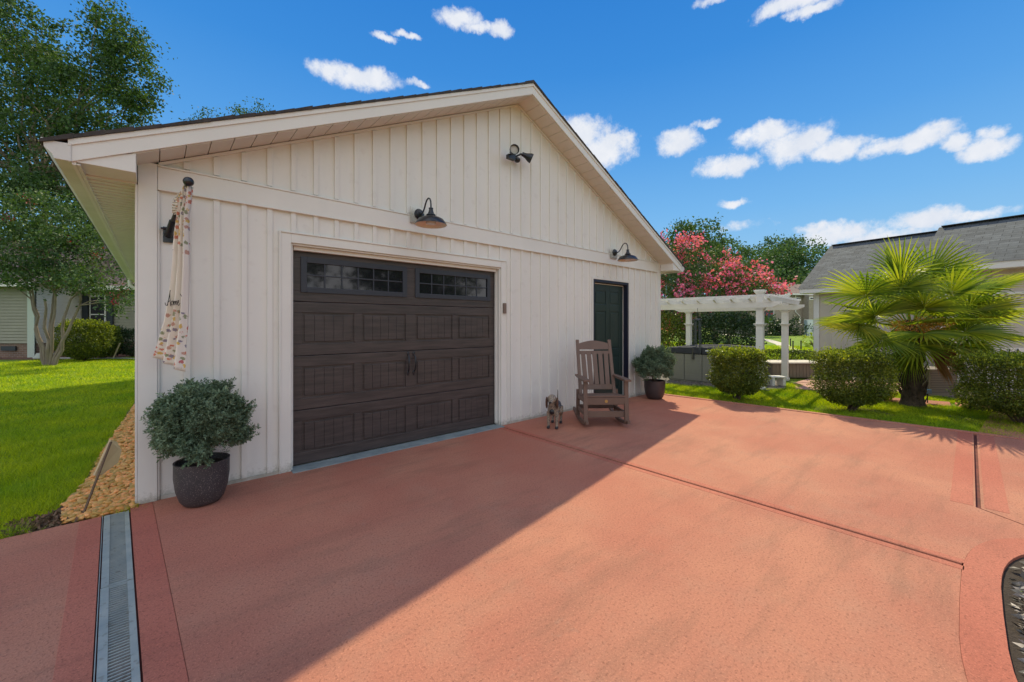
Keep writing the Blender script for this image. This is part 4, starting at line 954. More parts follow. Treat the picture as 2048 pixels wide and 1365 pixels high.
# ================================================================== HEDGES AND SHRUBS
def hedge(name, label, group, base, w, dpt, z0, z1, n, m, size=.03, rz=0, p=7.0):
    t = empty(name, tuple(base), label=label, cat='bush', group=group); b = np.array(base)
    k = n; d = rng.uniform(-1, 1, (k, 3)); ax_ = rng.choice(3, k, p=[.30, .30, .40]); d[np.arange(k), ax_] = np.sign(d[np.arange(k), ax_]); nrm_ = (np.abs(d)**p).sum(1)**(1/p); d = d/nrm_[:, None]
    r = rng.uniform(.0, 1, k)**.22; lump = 1+.05*np.sin(d[:, 0]*9+d[:, 2]*5)+.05*np.sin(d[:, 1]*11+1+d[:, 2]*7)+rng.normal(0, .025, k)
    half = np.array([w/2, dpt/2, (z1-z0)/2]); Pp = d*(r*lump)[:, None]
    taper = np.clip(1+.28*Pp[:, 2], .5, 1.05)*1.0
    taper = np.where(Pp[:, 2] < -.50, 1+.75*(Pp[:, 2]+.50), 1)
    Pp = Pp*half; Pp[:, 0] *= taper; Pp[:, 1] *= taper
    c, s_ = math.cos(rz), math.sin(rz); X = Pp[:, 0]*c-Pp[:, 1]*s_; Y = Pp[:, 0]*s_+Pp[:, 1]*c
    Pw = np.column_stack([X+b[0], Y+b[1], Pp[:, 2]+(z0+z1)/2]); out_d = unit(np.column_stack([X, Y, Pp[:, 2]+.15]))
    V, Fc = leaves(Pw, size, .55, D=out_d*.8, spread=1.2); np_mesh('foliage', V, Fc, m, t)
    if m is M_leafhedge and n > 9000 or 'yellow' in label and n > 4000:  # yellow leaf tops: new growth; on left-house bushes the colour stands in for sunlight
        sel_ = (Pw[:, 2] > z0+(z1-z0)*.80) & (rng.uniform(0, 1, k) < .45); Pn = Pw[sel_]+np.array([0, 0, .012]); V, Fc = leaves(Pn, size*1.05, .5, D=np.array([0, 0, 1.])+rng.normal(0, .4, (len(Pn), 3)), spread=.6)
        kk = 26; A_ = Pw[sel_][rng.integers(sel_.sum(), size=kk)]; V0, PP = V, np.concatenate([A_+np.array([0, 0, .02+.016*q])+rng.normal(0, .006, (kk, 3)) for q in range(5)]); V, Fc = leaves(PP, size, .5, D=np.array([0, 0, 1.])+rng.normal(0, .7, (len(PP), 3)), spread=.6); V = np.concatenate([V0, V]); np_mesh('new_growth_sunlit_top', V, np.arange(len(V)).reshape(-1, 4), M_leafyel, t)
    mb = MB(); bb = Vector(base)
    for i in range(16):
        a = random.uniform(0, 2*PI); rr = random.uniform(.1, .42); q = bb+Vector((math.cos(a)*w*rr, math.sin(a)*dpt*rr, z0+(z1-z0)*random.uniform(.15, .6)))
        limb(mb, bb+Vector((random.uniform(-.05,.05), random.uniform(-.05,.05), -.03)), q, .014, .006, 4, .1, 6)
    mb.build('stems', M_twig, t); return t
azc = math.atan2(R.y, R.x)
hedge('clipped_hedge', 'clipped square green bush in front of the white pergola', 'clipped bushes along the driveway', CW(4.14, 7.42), .78, .70, .12, .91, 26000, M_leafhedge, .030, azc)
hedge('clipped_hedge', 'clipped square bush just left of the palm trunk', 'clipped bushes along the driveway', CW(5.42, 6.45), .88, .70, .12, .94, 28000, M_leafhedge, .028, azc)
hedge('clipped_hedge', 'clipped bush at the right edge, nearest the driveway joint', 'clipped bushes along the driveway', CW(7.06, 5.60), 1.12, .85, .15, .94, 33000, M_leafhedge, .027, azc)
hedge('low_hedge', 'long low hedge behind the pergola and taupe box', None, CW(7.9, 12.6), 3.2, .5, .05, .56, 7000, M_leafhedge, .05, azc)
hedge('yellow_shrub', 'small yellow green shrub behind the palm trunk, left side', 'small yellow shrubs around the palm', CW(6.75, 7.35), .55, .4, .02, .62, 2500, M_leafyel, .035)
hedge('yellow_shrub', 'small yellow green shrub between the palm and the right bush', 'small yellow shrubs around the palm', CW(7.35, 6.45), .42, .35, .02, .42, 1600, M_leafyel, .035)
# dark rings of soil at hedge feet
mb = MB()
for xc_, zc_, r_ in ((4.12,7.42,.38),(5.42,6.42,.5),(6.8,6.84,.4),(7.0,5.65,.6)):
    c = CW(xc_, zc_); mb.prism([[(c.x+math.cos(a*.3)*r_*(1+.1*math.sin(a*2)), c.y+math.sin(a*.3)*r_*(1+.1*math.sin(a*3))) for a in range(21)]], -.05, -.014)
struct(mb.build('planting_soil', M_soilg))

# ------------------------------------------------------------------ palm
pb = CW(6.80, 6.86); palm = empty('fan_palm', tuple(pb), label='windmill fan palm with yellow green fronds and shaggy brown trunk', cat='palm tree')
mb = MB(); mb.tube([pb+Vector((0,0,-.06)), pb+Vector((0,0,.06)), pb+Vector((.0,0,.3)), pb+Vector((.02,0,.7)), pb+Vector((.02,.01,1.0)), pb+Vector((.02,.01,1.45))], [.20,.155,.120,.125,.15,.09], 18); trunk = mb.build('trunk', M_fibre, palm, smooth=True)
mb = MB()
for k in range(150):
    z = random.uniform(.03, 1.15); a = random.uniform(0, 2*PI); r = .120+.02*math.sin(z*4); o = Vector((math.cos(a)*r, math.sin(a)*r, z)); tip = o+Vector((math.cos(a)*.05, math.sin(a)*.05, .08+random.random()*.05)); mb.tube([pb+o*1.0-Vector((math.cos(a)*.03,math.sin(a)*.03,.03)), pb+(o+tip)/2+Vector((0,0,-.02)), pb+tip], [.018,.013,.003], 5)
mb.build('leaf_bases', M_fibre, trunk)
crown = pb+Vector((.02,.01,1.40))
def frond(dirv, plen, rad_, m, droop=.25, nseg=38, spanr=2.55, twist=0, hubsag=.1):
    dirv = Vector(dirv).normalized(); hub = crown+dirv*plen-Vector((0,0,hubsag*plen))
    pet = [crown+dirv*plen*.15*0-Vector((0,0,.12)), crown+dirv*plen*.5+Vector((0,0,.02)), hub]
    side = dirv.cross(UP)
    if side.length < .1: side = R.copy()
    side.normalize(); side = (Matrix.Rotation(twist, 3, dirv) @ side).normalized(); nrm = side.cross(dirv).normalized()
    ax = (dirv-UP*.25).normalized(); ax = (ax - nrm*ax.dot(nrm)).normalized(); V = []; Fc = []
    def pt(ang, r, off):
        d = ax*math.cos(ang)+side*math.sin(ang); p = hub+d*r*rad_+nrm*off
        sag = droop*rad_*(r**2.3)*(.5+.6*abs(math.sin(ang))); return p-UP*sag+nrm*.12*rad_*abs(math.sin(ang))*r
    mbx = MB(); mbx.tube(pet, [.014,.010,.007], 6)
    for i in range(nseg):
        a = -spanr+2*spanr*(i+.5)/nseg; da = spanr/nseg*.80; l = (1-.22*(abs(a)/spanr)**2)*random.uniform(.93, 1.04); a += random.uniform(-.01, .01)
        rs = [.03,.32,.58,.82,1.0]; ws = [1,1,.82,.40,.04]; fold = .012
        ctr_ = [pt(a, r*l, -fold*w_) for r, w_ in zip(rs, ws)]
        lf = []; rt = []
        for r, w_ in zip(rs, ws):
            rr = r*l; dang = da*(1.0 if r < .6 else .6/r*1.0)*w_; lf.append(pt(a-dang, rr, fold*w_*(1 if r > .1 else 0))); rt.append(pt(a+dang, rr, fold*w_*(1 if r > .1 else 0)))
        if random.random() < .35: 
            for L_ in (lf, ctr_, rt): L_[-1] = L_[-1]-UP*.05
        b = len(mbx.v); mbx.v += lf+ctr_+rt
        for j in range(4): mbx.f += [(b+j, b+5+j, b+6+j, b+1+j), (b+5+j, b+10+j, b+11+j, b+6+j)]; mbx.mi += [0, 0]
    o = mbx.build('frond', m, palm, recalc=False); return o
fr_spec = []   # directions in camera axes (right, forward, up), petiole, radius
spec = [(-.75,.1,.62,.80,.72),(-.30,-.1,.95,.85,.68),(.30,0,.95,.88,.66),(.62,.1,.80,.95,.68),(-.95,-.2,.25,.90,.62),(-1,.1,.02,.92,.58),(-.9,-.3,-.22,.85,.55),(.95,-.1,.42,.95,.68),(1,-.2,.12,1.0,.70),(.95,-.3,-.12,.90,.68),
        (.1,-.7,.70,.70,.60),(-.45,-.75,.42,.75,.60),(.5,-.75,.35,.78,.62),(-.1,-.9,.12,.72,.58),(.45,-.8,-.12,.70,.58),(-.5,-.75,-.15,.75,.55),(0,.7,.75,.75,.62),(.5,.8,.4,.8,.62),(-.5,.8,.4,.8,.62),(.1,1,.1,.8,.6),(.9,.5,.1,.9,.62),(-.8,.6,.1,.85,.58),
        (-.35,-.5,-.42,.62,.50),(.25,-.6,-.42,.62,.52),(.7,-.3,-.40,.75,.55),(.9,.3,-.35,.75,.55),(-.7,.2,-.45,.7,.5),(-.1,.2,1,.80,.66),(.75,-.45,.62,.85,.64),(-.6,-.4,.75,.78,.62)]
for i, (a, b, c, pl_, rr) in enumerate(spec):
    d = R*a+F*b+UP*c; m_ = M_palmy if i in (5, 7) else M_palm
    frond(d, pl_*(1.12 if c > .5 else .90), rr*1.12, m_, droop=.10+.12*random.random(), twist=random.uniform(-.45, .45), nseg=34+random.randint(0, 8))
for a, b, c in ((.35,-.3,-.85),(.65,-.1,-.75),(.55,-.5,-.8),(-.3,-.3,-.9),(.1,.4,-.9)):
    frond(R*a+F*b+UP*c, .50, .45, M_palmd if a > .3 else M_palm, droop=.5, twist=random.uniform(-.5,.5), nseg=24, spanr=1.1)
P = []
for k in range(9):
    a = rng.uniform(0, 2*PI); c = np.array(crown)+np.array([math.cos(a)*.30, math.sin(a)*.30, rng.uniform(-.12, .08)]) - np.array(F)*.12
    P.append(c+rng.normal(0, .07, (260, 3)))
V, Fc = leaves(np.concatenate(P), .022, .8); np_mesh('flower_cluster', V, Fc, mat('orange_palm_flowers', (.55,.30,.03), .7, island=.5), palm)

# ================================================================== PERGOLA, TUB AND THINGS BESIDE
Q2 = Vector((5.22, 8.50)); Q3 = Vector((6.73, 9.96)); Q1 = Vector((5.08, 11.6)); Q4 = Q1+Q2-Q3
pg = empty('pergola', tuple(CW(Q2.x, Q2.y)), label='white vinyl pergola over the grey hot tub', cat='pergola')
def cw(v, z=0): return CW(v.x, v.y, z)
for q in (Q1, Q2, Q3, Q4):
    c = cw(q); hh = 1.985; mb = MB(); M_ = Matrix.Translation(c) @ Matrix.Rotation(math.atan2((cw(Q3)-cw(Q2)).y, (cw(Q3)-cw(Q2)).x), 4, 'Z')
    s = .064; mb.box((-s,-s,0),(s,s,hh),0,M_); mb.box((-s-.02,-s-.02,-.01),(s+.02,s+.02,.05),0,M_)
    for zc in (1.33, 1.67):
        for k, e in enumerate((.012,.024,.036)): mb.box((-s-e,-s-e,zc+k*.018),(s+e,s+e,zc+k*.018+.017),0,M_)
    for k, e in enumerate((-.01,.008,.024,.034)): mb.box((-s-e,-s-e,hh+k*.026),(s+e,s+e,hh+k*.026+.0255),0,M_)
    mb.build('post', M_vinyl, pg, bevel=.003)
u_a = (Q2-Q4).normalized(); u_b = (Q3-Q2).normalized()
def beam(a, b, z0, z1, off, ext_=.38):
    d = (b-a).normalized(); n_ = Vector((-d.y, d.x)); A = a-d*ext_+n_*off; B = b+d*ext_+n_*off; mb = MB()
    A3, B3 = cw(A, (z0+z1)/2), cw(B, (z0+z1)/2); L = (B3-A3).length; dd = (B3-A3).normalized(); s = UP.cross(dd)
    prof = [(0, z1), (L, z1), (L, z1-(z1-z0)*.45), (L-.14, z0), (.14, z0), (0, z1-(z1-z0)*.45)]
    vs = []
    for w in (-.02, .02):
        for u, z in prof: p = A3+dd*u+s*w; vs.append(Vector((p.x, p.y, z)))
    k = 6; mb.add(vs, [tuple(range(k)), tuple(reversed(range(k, 2*k)))]+[(i, (i+1)%k, (i+1)%k+k, i+k) for i in range(k)]); return mb.build('beam', M_vinyl, pg)
for a, b in ((Q4, Q2), (Q1, Q3)):
    for off in (-.085, .085): beam(a, b, 1.72, 1.84, off)
L = (Q2-Q4).length
for i in range(9):
    s = -.22+(L+.44)*i/8; a = Q4+u_a*s; b = a+u_b*(Q3-Q2).length
    o = beam(a, b, 1.845, 1.945, 0, .32); o.name = 'rafter'
for i in range(14):
    s = -.25+((Q3-Q2).length+.5)*i/13; a = Q4+u_b*s; b = a+u_a*L; A = cw(a-u_a*.28, 1.965); B = cw(b+u_a*.28, 1.965); mb = MB(); mb.bar(A, B, .03, .034); mb.build('slat', M_vinyl, pg)
# wind chime
wc = cw(Q4+u_a*(L*.42), 0); wc = W(1395, 640, 9.25); t = empty('wind_chime', (wc.x, wc.y, 1.72), label='black tubular wind chime hanging from the front pergola beam', cat='wind chime')
top = Vector((wc.x, wc.y, 1.74)); mb = MB(); mb.tube([top, top-Vector((0,0,.24))], .004, 6); mb.build('cord', M_black, t)
dk = top-Vector((0,0,.27)); mb = MB(); mb.lathe([(.001,.03),(.03,.03),(.085,.012),(.09,0),(.09,-.015),(.001,-.015)], dk, 20); mb.build('disc', M_black, t, smooth=True)
for k in range(6): a = 2*PI*k/6; c = dk+Vector((math.cos(a)*.07, math.sin(a)*.07, -.03)); mb = MB(); mb.tube([c, c-Vector((0,0,.42+.06*k))], .011, 8); mb.build('tube', mat('dark_chime', (.06,.075,.085), .35, metal=.5), t, smooth=True)
# tub
tc0 = Q4+u_a*.30+u_b*.10; tw_ = 1.62; td = 1.75
tb = empty('hot_tub', tuple(cw(tc0)), label='grey panelled hot tub with a dark folded cover under the pergola', cat='hot tub')
def tp(u, v, z): return cw(tc0+u_a*u+u_b*v, z)
def tbox(mb, u0, v0, z0, u1, v1, z1, mi=0):
    vs = [tp(u,v,z) for z in (z0,z1) for u,v in ((u0,v0),(u1,v0),(u1,v1),(u0,v1))]; mb.add(vs, [(0,3,2,1),(4,5,6,7),(0,1,5,4),(1,2,6,5),(2,3,7,6),(3,0,4,7)], mi)
mb = MB(); tbox(mb, .02, .02, .0, tw_-.02, td-.02, .66); 
for a, b in ((0,.40),(.41,.81),(.82,1.21),(1.22,tw_)): tbox(mb, a, 0, .035, b, .018, .66)
for a, b in ((0,.58),(.59,1.17),(1.18,td)): tbox(mb, tw_-.018, a+.02, .035, tw_, b, .66); tbox(mb, 0, a+.02, .035, .018, b, .66)
mb.build('cabinet', M_tub, tb, bevel=.006)
mb = MB()
for a, b in ((0.0,.80),(.82,tw_)):
    vs = [tp(u,v,z) for u,v,z in ((a-.03 if a==0 else a,-.03,.665),(b+.03 if b==tw_ else b,-.03,.665),(b+.03 if b==tw_ else b,td+.03,.665),(a-.03 if a==0 else a,td+.03,.665),
          (a-.03 if a==0 else a,-.03,.80 if a==0 else .835),(b+.03 if b==tw_ else b,-.03,.835 if a==0 else .80),(b+.03 if b==tw_ else b,td+.03,.835 if a==0 else .80),(a-.03 if a==0 else a,td+.03,.80 if a==0 else .835))]
    mb.add(vs, [(0,3,2,1),(4,5,6,7),(0,1,5,4),(1,2,6,5),(2,3,7,6),(3,0,4,7)])
mb.build('cover', M_cover, tb, bevel=.02)
mb = MB(); tbox(mb, .9, -.034, .74, 1.02, -.030, .77); mb.build('cover_label', M_metalw, tb)
mb = MB(); tbox(mb, .60, -.036, .56, .63, -.004, .80); tbox(mb, .59, -.03, .54, .64, -.004, .60); mb.build('strap', M_black, tb)
# taupe box with pale lid right of the rear pergola post
u0 = CW(6.75, 10.35)
t = empty('storage_box', tuple(u0), label='taupe panelled box with a pale lid beside the rear pergola post', cat='storage box')
def cbox(mb, x0, z0, h0, x1, z1, h1, mi=0):
    vs = [CW(x, z, h) for h in (h0, h1) for x, z in ((x0,z0),(x1,z0),(x1,z1),(x0,z1))]; mb.add(vs, [(0,3,2,1),(4,5,6,7),(0,1,5,4),(1,2,6,5),(2,3,7,6),(3,0,4,7)], mi)
mb = MB(); cbox(mb, 6.62, 10.3, 0, 7.92, 10.9, .36)
for i in range(15): cbox(mb, 6.64+i*.086, 10.285, .02, 6.64+i*.086+.078, 10.2995, .35)
mb.build('panels', M_taupe, t)
mb = MB(); cbox(mb, 6.56, 10.24, .362, 7.98, 10.95, .40); mb.build('lid', mat('pale_lid', (.55,.50,.43), .6), t, bevel=.006)
mb = MB(); cbox(mb, 6.0, 10.9, 0, 6.55, 11.3, .38); t = tag(mb.build('equipment_box', mat('charcoal_louvre', (.04,.045,.055), .5, (.06,.065,.08), 30, (1,1,4))), 'dark charcoal equipment box behind the pergola posts', 'equipment box')
t = empty('step_stool', tuple(CW(5.95, 9.15)), label='small white plastic step stool beside the hot tub', cat='step stool')
mb = MB(); cbox(mb, 5.80, 9.0, .17, 6.12, 9.25, .20); mb.build('top', M_vinyl, t, bevel=.006)
for a, b in ((5.81,5.87),(6.05,6.11)): mb = MB(); cbox(mb, a, 9.01, -.01, b, 9.24, .17); mb.build('leg', M_vinyl, t, bevel=.004)
# utility cabinet behind the palm
t = empty('utility_cabinet', tuple(CW(7.75, 7.8)), label='brown air conditioning cabinet by the house behind the palm', cat='air conditioner')
mb = MB(); cbox(mb, 8.0, 7.75, -.02, 8.55, 8.3, .48); mb.build('casing', M_taupe, t, bevel=.01)
mb = MB(); 
for i in range(9): cbox(mb, 8.03, 7.742, .06+i*.045, 8.52, 7.749, .08+i*.045)
mb.build('louvre', mat('louvre_brown', (.12,.095,.07), .5), t)
mb = MB(); cbox(mb, 7.97, 7.72, .481, 8.58, 8.33, .51); mb.build('lid', M_taupe, t, bevel=.005)
# solar light
p = CW(7.25, 7.05); t = empty('solar_light', tuple(p), label='small blue solar spotlight on a stake behind the palm trunk', cat='garden light')
mb = MB(); mb.tube([p, p+Vector((0,0,.17))], .009, 6); mb.build('stake', M_black, t)
mb = MB(); cbox(mb, 7.19, 7.03, .16, 7.31, 7.09, .235); mb.build('head', mat('blue_glass', (.05,.16,.30), .2), t, bevel=.006)
# garden stakes by the curved path in the far lawn
M_post = mat('dark_post', (.02,.02,.02), .6)
for i, (px, py) in enumerate(((1581,693),(1586,700),(1602,699))):
    p = G(px, py); mb = MB(); mb.tube([p-Vector((0,0,.05)), p+Vector((0,0,.42))], [.035,.03], 8); mb.ball(p+Vector((0,0,.44)), .04)
    o = mb.build('garden_post', M_post); tag(o, ['short dark post by the lawn path, leftmost of three', 'short dark post by the lawn path, middle and nearest of three', 'short dark post by the lawn path, rightmost of three'][i], 'post', 'short dark posts by the lawn path')

# ================================================================== RIGHT HOUSE
dv_ = Vector((-.545, .839)); pv_ = Vector((.839, .545))
rh = empty('right_house', tuple(CW(10.0, 13.3)), label='low cream house with grey shingle roofs behind the palm', cat='house')
E1 = Vector((9.62, 13.5)); 
def H(base, t_, w_, z): v = base - dv_*t_ + pv_*w_; return CW(v.x, v.y, z)
def wing(E, ez, w, rz_, len_, back=True):
    # E far-left eave corner; t runs toward the camera/right; w perpendicular
    quads = [(H(E,-.06,-.04,ez-.02), H(E,len_+.06,-.04,ez-.02), H(E,len_+.06,w,rz_), H(E,-.06,w,rz_)), (H(E,len_,2*w,ez), H(E,0,2*w,ez), H(E,0,w,rz_), H(E,len_,w,rz_))]
    r = quad_uv('roof', M_bluegrey, quads, rh, .0)
    mb = MB(); 
    def hb(t0, w0, z0, t1, w1, z1):
        vs = [H(E,t,w_,z) for z in (z0,z1) for t,w_ in ((t0,w0),(t1,w0),(t1,w1),(t0,w1))]; mb.add(vs, [(0,3,2,1),(4,5,6,7),(0,1,5,4),(1,2,6,5),(2,3,7,6),(3,0,4,7)])
    hb(0, -.02, ez-.16, len_, .0, ez-.012)                                  # fascia
    hb(0, .001, ez-.17, len_, .38, ez-.155)                                   # soffit
    for t0 in (-.02, len_):
        vs = [H(E,t,w_,z) for t in (t0, t0+.02) for w_, z in ((0,ez-.012),(w,rz_-.012),(2*w,ez-.012),(2*w,ez-.16),(w,rz_-.17),(0,ez-.16))]
        mb.add(vs, [(0,1,4,5),(1,2,3,4),(6,11,10,7),(7,10,9,8),(0,6,7,1),(1,7,8,2),(5,4,10,11),(4,3,9,10),(0,5,11,6),(2,8,9,3)])
    mb.build('fascia', M_trim, rh)
    mb = MB(); hb(.3, .38, -.02, len_-.02, 2*w-.38, ez-.165)
    vs = [H(E,t,w_,z) for t in (.3, len_-.02) for w_, z in ((.38, ez-.164), (2*w-.38, ez-.164), (w, rz_-.2))]; mb.add(vs, [(0,1,2),(3,5,4),(0,3,4,1),(1,4,5,2),(2,5,3,0)])
    k = .7
    while k < len_-.1: hb(k, .362, .02, k+.04, .379, ez-.172); k += .33
    k = .6
    while k < 2*w-.5: hb(.282, k, .02, .299, k+.04, ez-.17); k += .33
    mb.build('wall', M_cream, rh)
    mb = MB(); hb(.26, .34, 0, .42, .361, ez-.18); hb(.26, .34, 0, .279, .52, ez-.18); mb.build('corner_post', M_vinyl, rh)
    mb = MB(); hb(-.0, w-.12, rz_+.0, len_, w+.12, rz_+.02); mb.build('ridge_cap', M_roofedge, r)
    return r
wing(E1, 2.55, 2.68, 4.27, 5.2)
E2 = Vector((9.92, 9.82)); wing(E2, 2.75, 2.08, 4.0, 7.0)
mb = MB(); 
def hb2(t0, w0, z0, t1, w1, z1):
    vs = [H(E2,t,w_,z) for z in (z0,z1) for t,w_ in ((t0,w0),(t1,w0),(t1,w1),(t0,w1))]; mb.add(vs, [(0,3,2,1),(4,5,6,7),(0,1,5,4),(1,2,6,5),(2,3,7,6),(3,0,4,7)])
hb2(.45, .34, 2.02, 6.8, .36, 2.08); mb.build('band_trim', M_trim, rh)
mb = MB(); hb2(2.2, .345, .7, 3.4, .36, 1.9); w_ = mb.build('window', M_vinyl, rh); mb = MB(); hb2(2.27, .335, .77, 3.33, .344, 1.83); mb.build('pane', M_pane, rh)
# white picket gate beyond the palm on the right
t = empty('white_gate', tuple(CW(9.6, 8.2)), label='low white gate with dark uprights beside the house at the right edge', cat='gate')
mb = MB()
for i in range(8): cbox(mb, 9.0+i*.16, 7.7, 0, 9.0+i*.16+.12, 7.73, .92)
mb.build('boards', M_vinyl, t)
mb = MB()
for i in range(8): cbox(mb, 8.985+i*.16, 7.685, 0, 9.0+i*.16-.001, 7.70, .90)
mb.build('uprights', M_black, t)

# ================================================================== BRICK HOUSE FAR RIGHT
D0 = 52.0
bh = empty('brick_house', tuple(CW(30, D0)), label='tan brick house with brown roof across the far lawn', cat='house')
def cpt(px, z, D): return CW((px-HX)/FPX*D, D, z)
x0, x1 = (1500-HX)/FPX*D0, (1760-HX)/FPX*D0
q = [(CW(x0,D0,-.1), CW(x1,D0,-.1), CW(x1,D0,5.3), CW(x0,D0,5.3)), (CW(x0,D0+9,-.1), CW(x0,D0,-.1), CW(x0,D0,5.3), CW(x0,D0+9,5.3)), (CW(x1,D0,-.1), CW(x1,D0+9,-.1), CW(x1,D0+9,5.3), CW(x1,D0,5.3))]
quad_uv('wall', M_brick, q, bh)
quad_uv('roof', M_brownroof, [(CW(x0-.5,D0-.5,5.2), CW(x1+.5,D0-.5,5.2), CW(x1+.5,D0+4.5,6.9), CW(x0-.5,D0+4.5,6.9)), (CW(x1+.5,D0+9.5,5.2), CW(x0-.5,D0+9.5,5.2), CW(x0-.5,D0+4.5,6.9), CW(x1+.5,D0+4.5,6.9))], bh)
mb = MB(); cbox(mb, x0-.5, D0-.55, 5.05, x1+.5, D0-.51, 5.25); mb.build('fascia', M_trim, bh)
xb = (1604-HX)/FPX*D0
mb = MB(); cbox(mb, xb, D0-1.2, -.1, x1, D0-.02, 5.04); 
quad_uv('bay', M_brick, [(CW(xb,D0-1.2,-.1), CW(x1,D0-1.2,-.1), CW(x1,D0-1.2,5.0), CW(xb,D0-1.2,5.0)), (CW(xb,D0,-.1), CW(xb,D0-1.2,-.1), CW(xb,D0-1.2,5.0), CW(xb,D0,5.0))], bh)
for pa, pb_, za, zb_ in ((1528,1546,620,642),(1588,1598,597,601),(1606,1622,597,600)):
    xa, xc_ = (pa-HX)/FPX*D0, (pb_-HX)/FPX*D0; z1 = 1.38+(HY-za)/FPX*D0; z0 = 1.38+(HY-zb_)/FPX*D0; yy = D0-(1.2 if pa > 1603 else 0)
    mb = MB(); cbox(mb, xa-.1, yy-.08, z0-.1, xc_+.1, yy-.01, z1+.1); f_ = mb.build('window', M_trim, bh); mb = MB(); cbox(mb, xa, yy-.10, z0, xc_, yy-.081, z1); mb.build('pane', M_pane, f_)
mb = MB(); X_ = (1590-HX)/FPX*D0
mb.tube([CW(X_,D0-.1,5.1), CW(X_,D0-.1,2.9), CW(X_+.5,D0-.1,2.4), CW(X_+.6,D0-.1,2.1), CW(X_+.6,D0-.1,1.5)], .07, 6); mb.build('downspout', M_trim, bh)
t = empty('meter_cabinet', tuple(CW((1620-HX)/FPX*46,46)), label='pale grey utility cabinet standing against the brick house', cat='utility cabinet')
xa, xb_ = (1614-HX)/FPX*46, (1627-HX)/FPX*46; mb = MB(); cbox(mb, xa, 46, -.1, xb_, 46.5, 1.85); mb.build('casing', mat('pale_grey_metal', (.5,.56,.58), .5), t, bevel=.03); mb = MB(); cbox(mb, xa+.1, 45.96, .3, xb_-.1, 45.99, 1.7); mb.build('door', mat('paler_metal', (.58,.63,.65), .5), t)
def round_bush(name, label, group, c, rx, rz, n, m, size):
    t = empty(name, (c.x, c.y, 0), label=label, cat='bush', group=group)
    P, _ = blob_points([(c.x, c.y, rz*.75, rx, rx, rz)], n//20, 20, rx*.09, .7); P = P[P[:, 2] > 0]; V, Fc = leaves(P, size, .6); np_mesh('foliage', V, Fc, m, t)
    mb = MB(); 
    for k in range(6): limb(mb, (c.x, c.y, -.05), (c.x+random.uniform(-.5,.5)*rx, c.y+random.uniform(-.5,.5)*rx, rz*.8), .03, .012, 3, .1, 5)
    mb.build('stems', M_twig, t); return t
for px, w, h_, lab in ((1537,2.0,2.0,'round dark bush left of the brick house front window'),(1560,1.1,1.6,'small dark bush in front of the brick house, middle of the row'),(1590,2.4,1.9,'widest dark round bush in front of the brick house')):
    round_bush('foundation_bush', lab, 'dark bushes along the brick house', cpt(px, 0, 48), w, h_*.62, 1500, M_leafdark, .22)
round_bush('foundation_bush', 'low yellow green bush beside the brown mulch on the far lawn', None, cpt(1628, 0, 24), .6, .5, 500, M_leafyel, .1)

# ================================================================== LEFT NEIGHBOUR HOUSE
A = (-19.56, 16.6); Bp = (-19.45, 18.3)
lh = empty('left_house', tuple(CW(*A)), label='khaki lap sided house with brick foundation behind the left lawn', cat='house')
def lap(mb, p, q, z0, z1, step=.125, dep=.035, nrm_=None):
    p = Vector(p); q = Vector(q); n_ = nrm_; z = z0
    while z < z1-.01:
        zz = min(z+step, z1); vs = [p+n_*dep+UP*z, q+n_*dep+UP*z, q+UP*zz+n_*.003, p+UP*zz+n_*.003, p+UP*z, q+UP*z]; mb.add(vs, [(0,1,2,3),(0,4,5,1)]); z += step
HZ = 3.05; nf = -F; 
mb = MB(); lap(mb, CW(-34, 16.6), CW(-19.62, 16.6), .58, HZ, nrm_=nf); lap(mb, CW(-19.3, 18.3), CW(-9, 18.3), .58, HZ, nrm_=nf); mb.build('siding', M_khaki, lh, recalc=False)
mb = MB(); lap(mb, CW(*A), CW(*Bp), .58, HZ, nrm_=R); mb.build('side_siding', mat('pale_siding', (.62,.58,.50), .6), lh, recalc=False)
quad_uv('foundation', M_brickr, [(CW(-34,16.62,-.1), CW(-19.58,16.62,-.1), CW(-19.58,16.62,.58), CW(-34,16.62,.58)), (CW(-19.56,16.62,-.1), CW(-19.46,18.3,-.1), CW(-19.46,18.3,.58), CW(-19.56,16.62,.58)), (CW(-19.4,18.32,-.1), CW(-9,18.32,-.1), CW(-9,18.32,.58), CW(-19.4,18.32,.58))], lh)
mb = MB(); cbox(mb, -19.86, 16.55, .0, -19.60, 16.58, HZ); cbox(mb, -19.62, 16.53, 0, -19.55, 16.56, HZ); mb.build('corner_board', mat('pale_green_trim', (.46,.52,.44), .5), lh)
quad_uv('roof', M_brownroof, [(CW(-34.5,16.1,HZ), CW(-19.1,16.1,HZ), CW(-19.1,21.6,5.9), CW(-34.5,21.6,5.9)), (CW(-19.1,17.8,HZ), CW(-8.5,17.8,HZ), CW(-8.5,22.6,5.5), CW(-19.1,22.6,5.5)), (CW(-19.1,16.1,HZ), CW(-19.1,27,HZ), CW(-19.1,21.6,5.9), CW(-19.1,21.6,5.9)), (CW(-8.5,27,HZ), CW(-34.5,27,HZ), CW(-34.5,21.6,5.9), CW(-8.5,21.6,5.9))], lh)
mb = MB(); cbox(mb, -34.5, 16.08, HZ-.18, -19.1, 16.12, HZ); cbox(mb, -19.1, 17.78, HZ-.18, -8.5, 17.82, HZ); cbox(mb, -34.5, 16.12, HZ-.02, -19.12, 16.6, HZ-.005); cbox(mb, -19.1, 17.82, HZ-.02, -8.5, 18.3, HZ-.005); mb.build('fascia', M_trim, lh)
mb = MB(); cbox(mb, -34, 16.63, -.1, -19.65, 27, HZ-.03); cbox(mb, -19.4, 18.34, -.1, -9, 27, HZ-.03); mb.build('walls_core', M_khaki, lh)
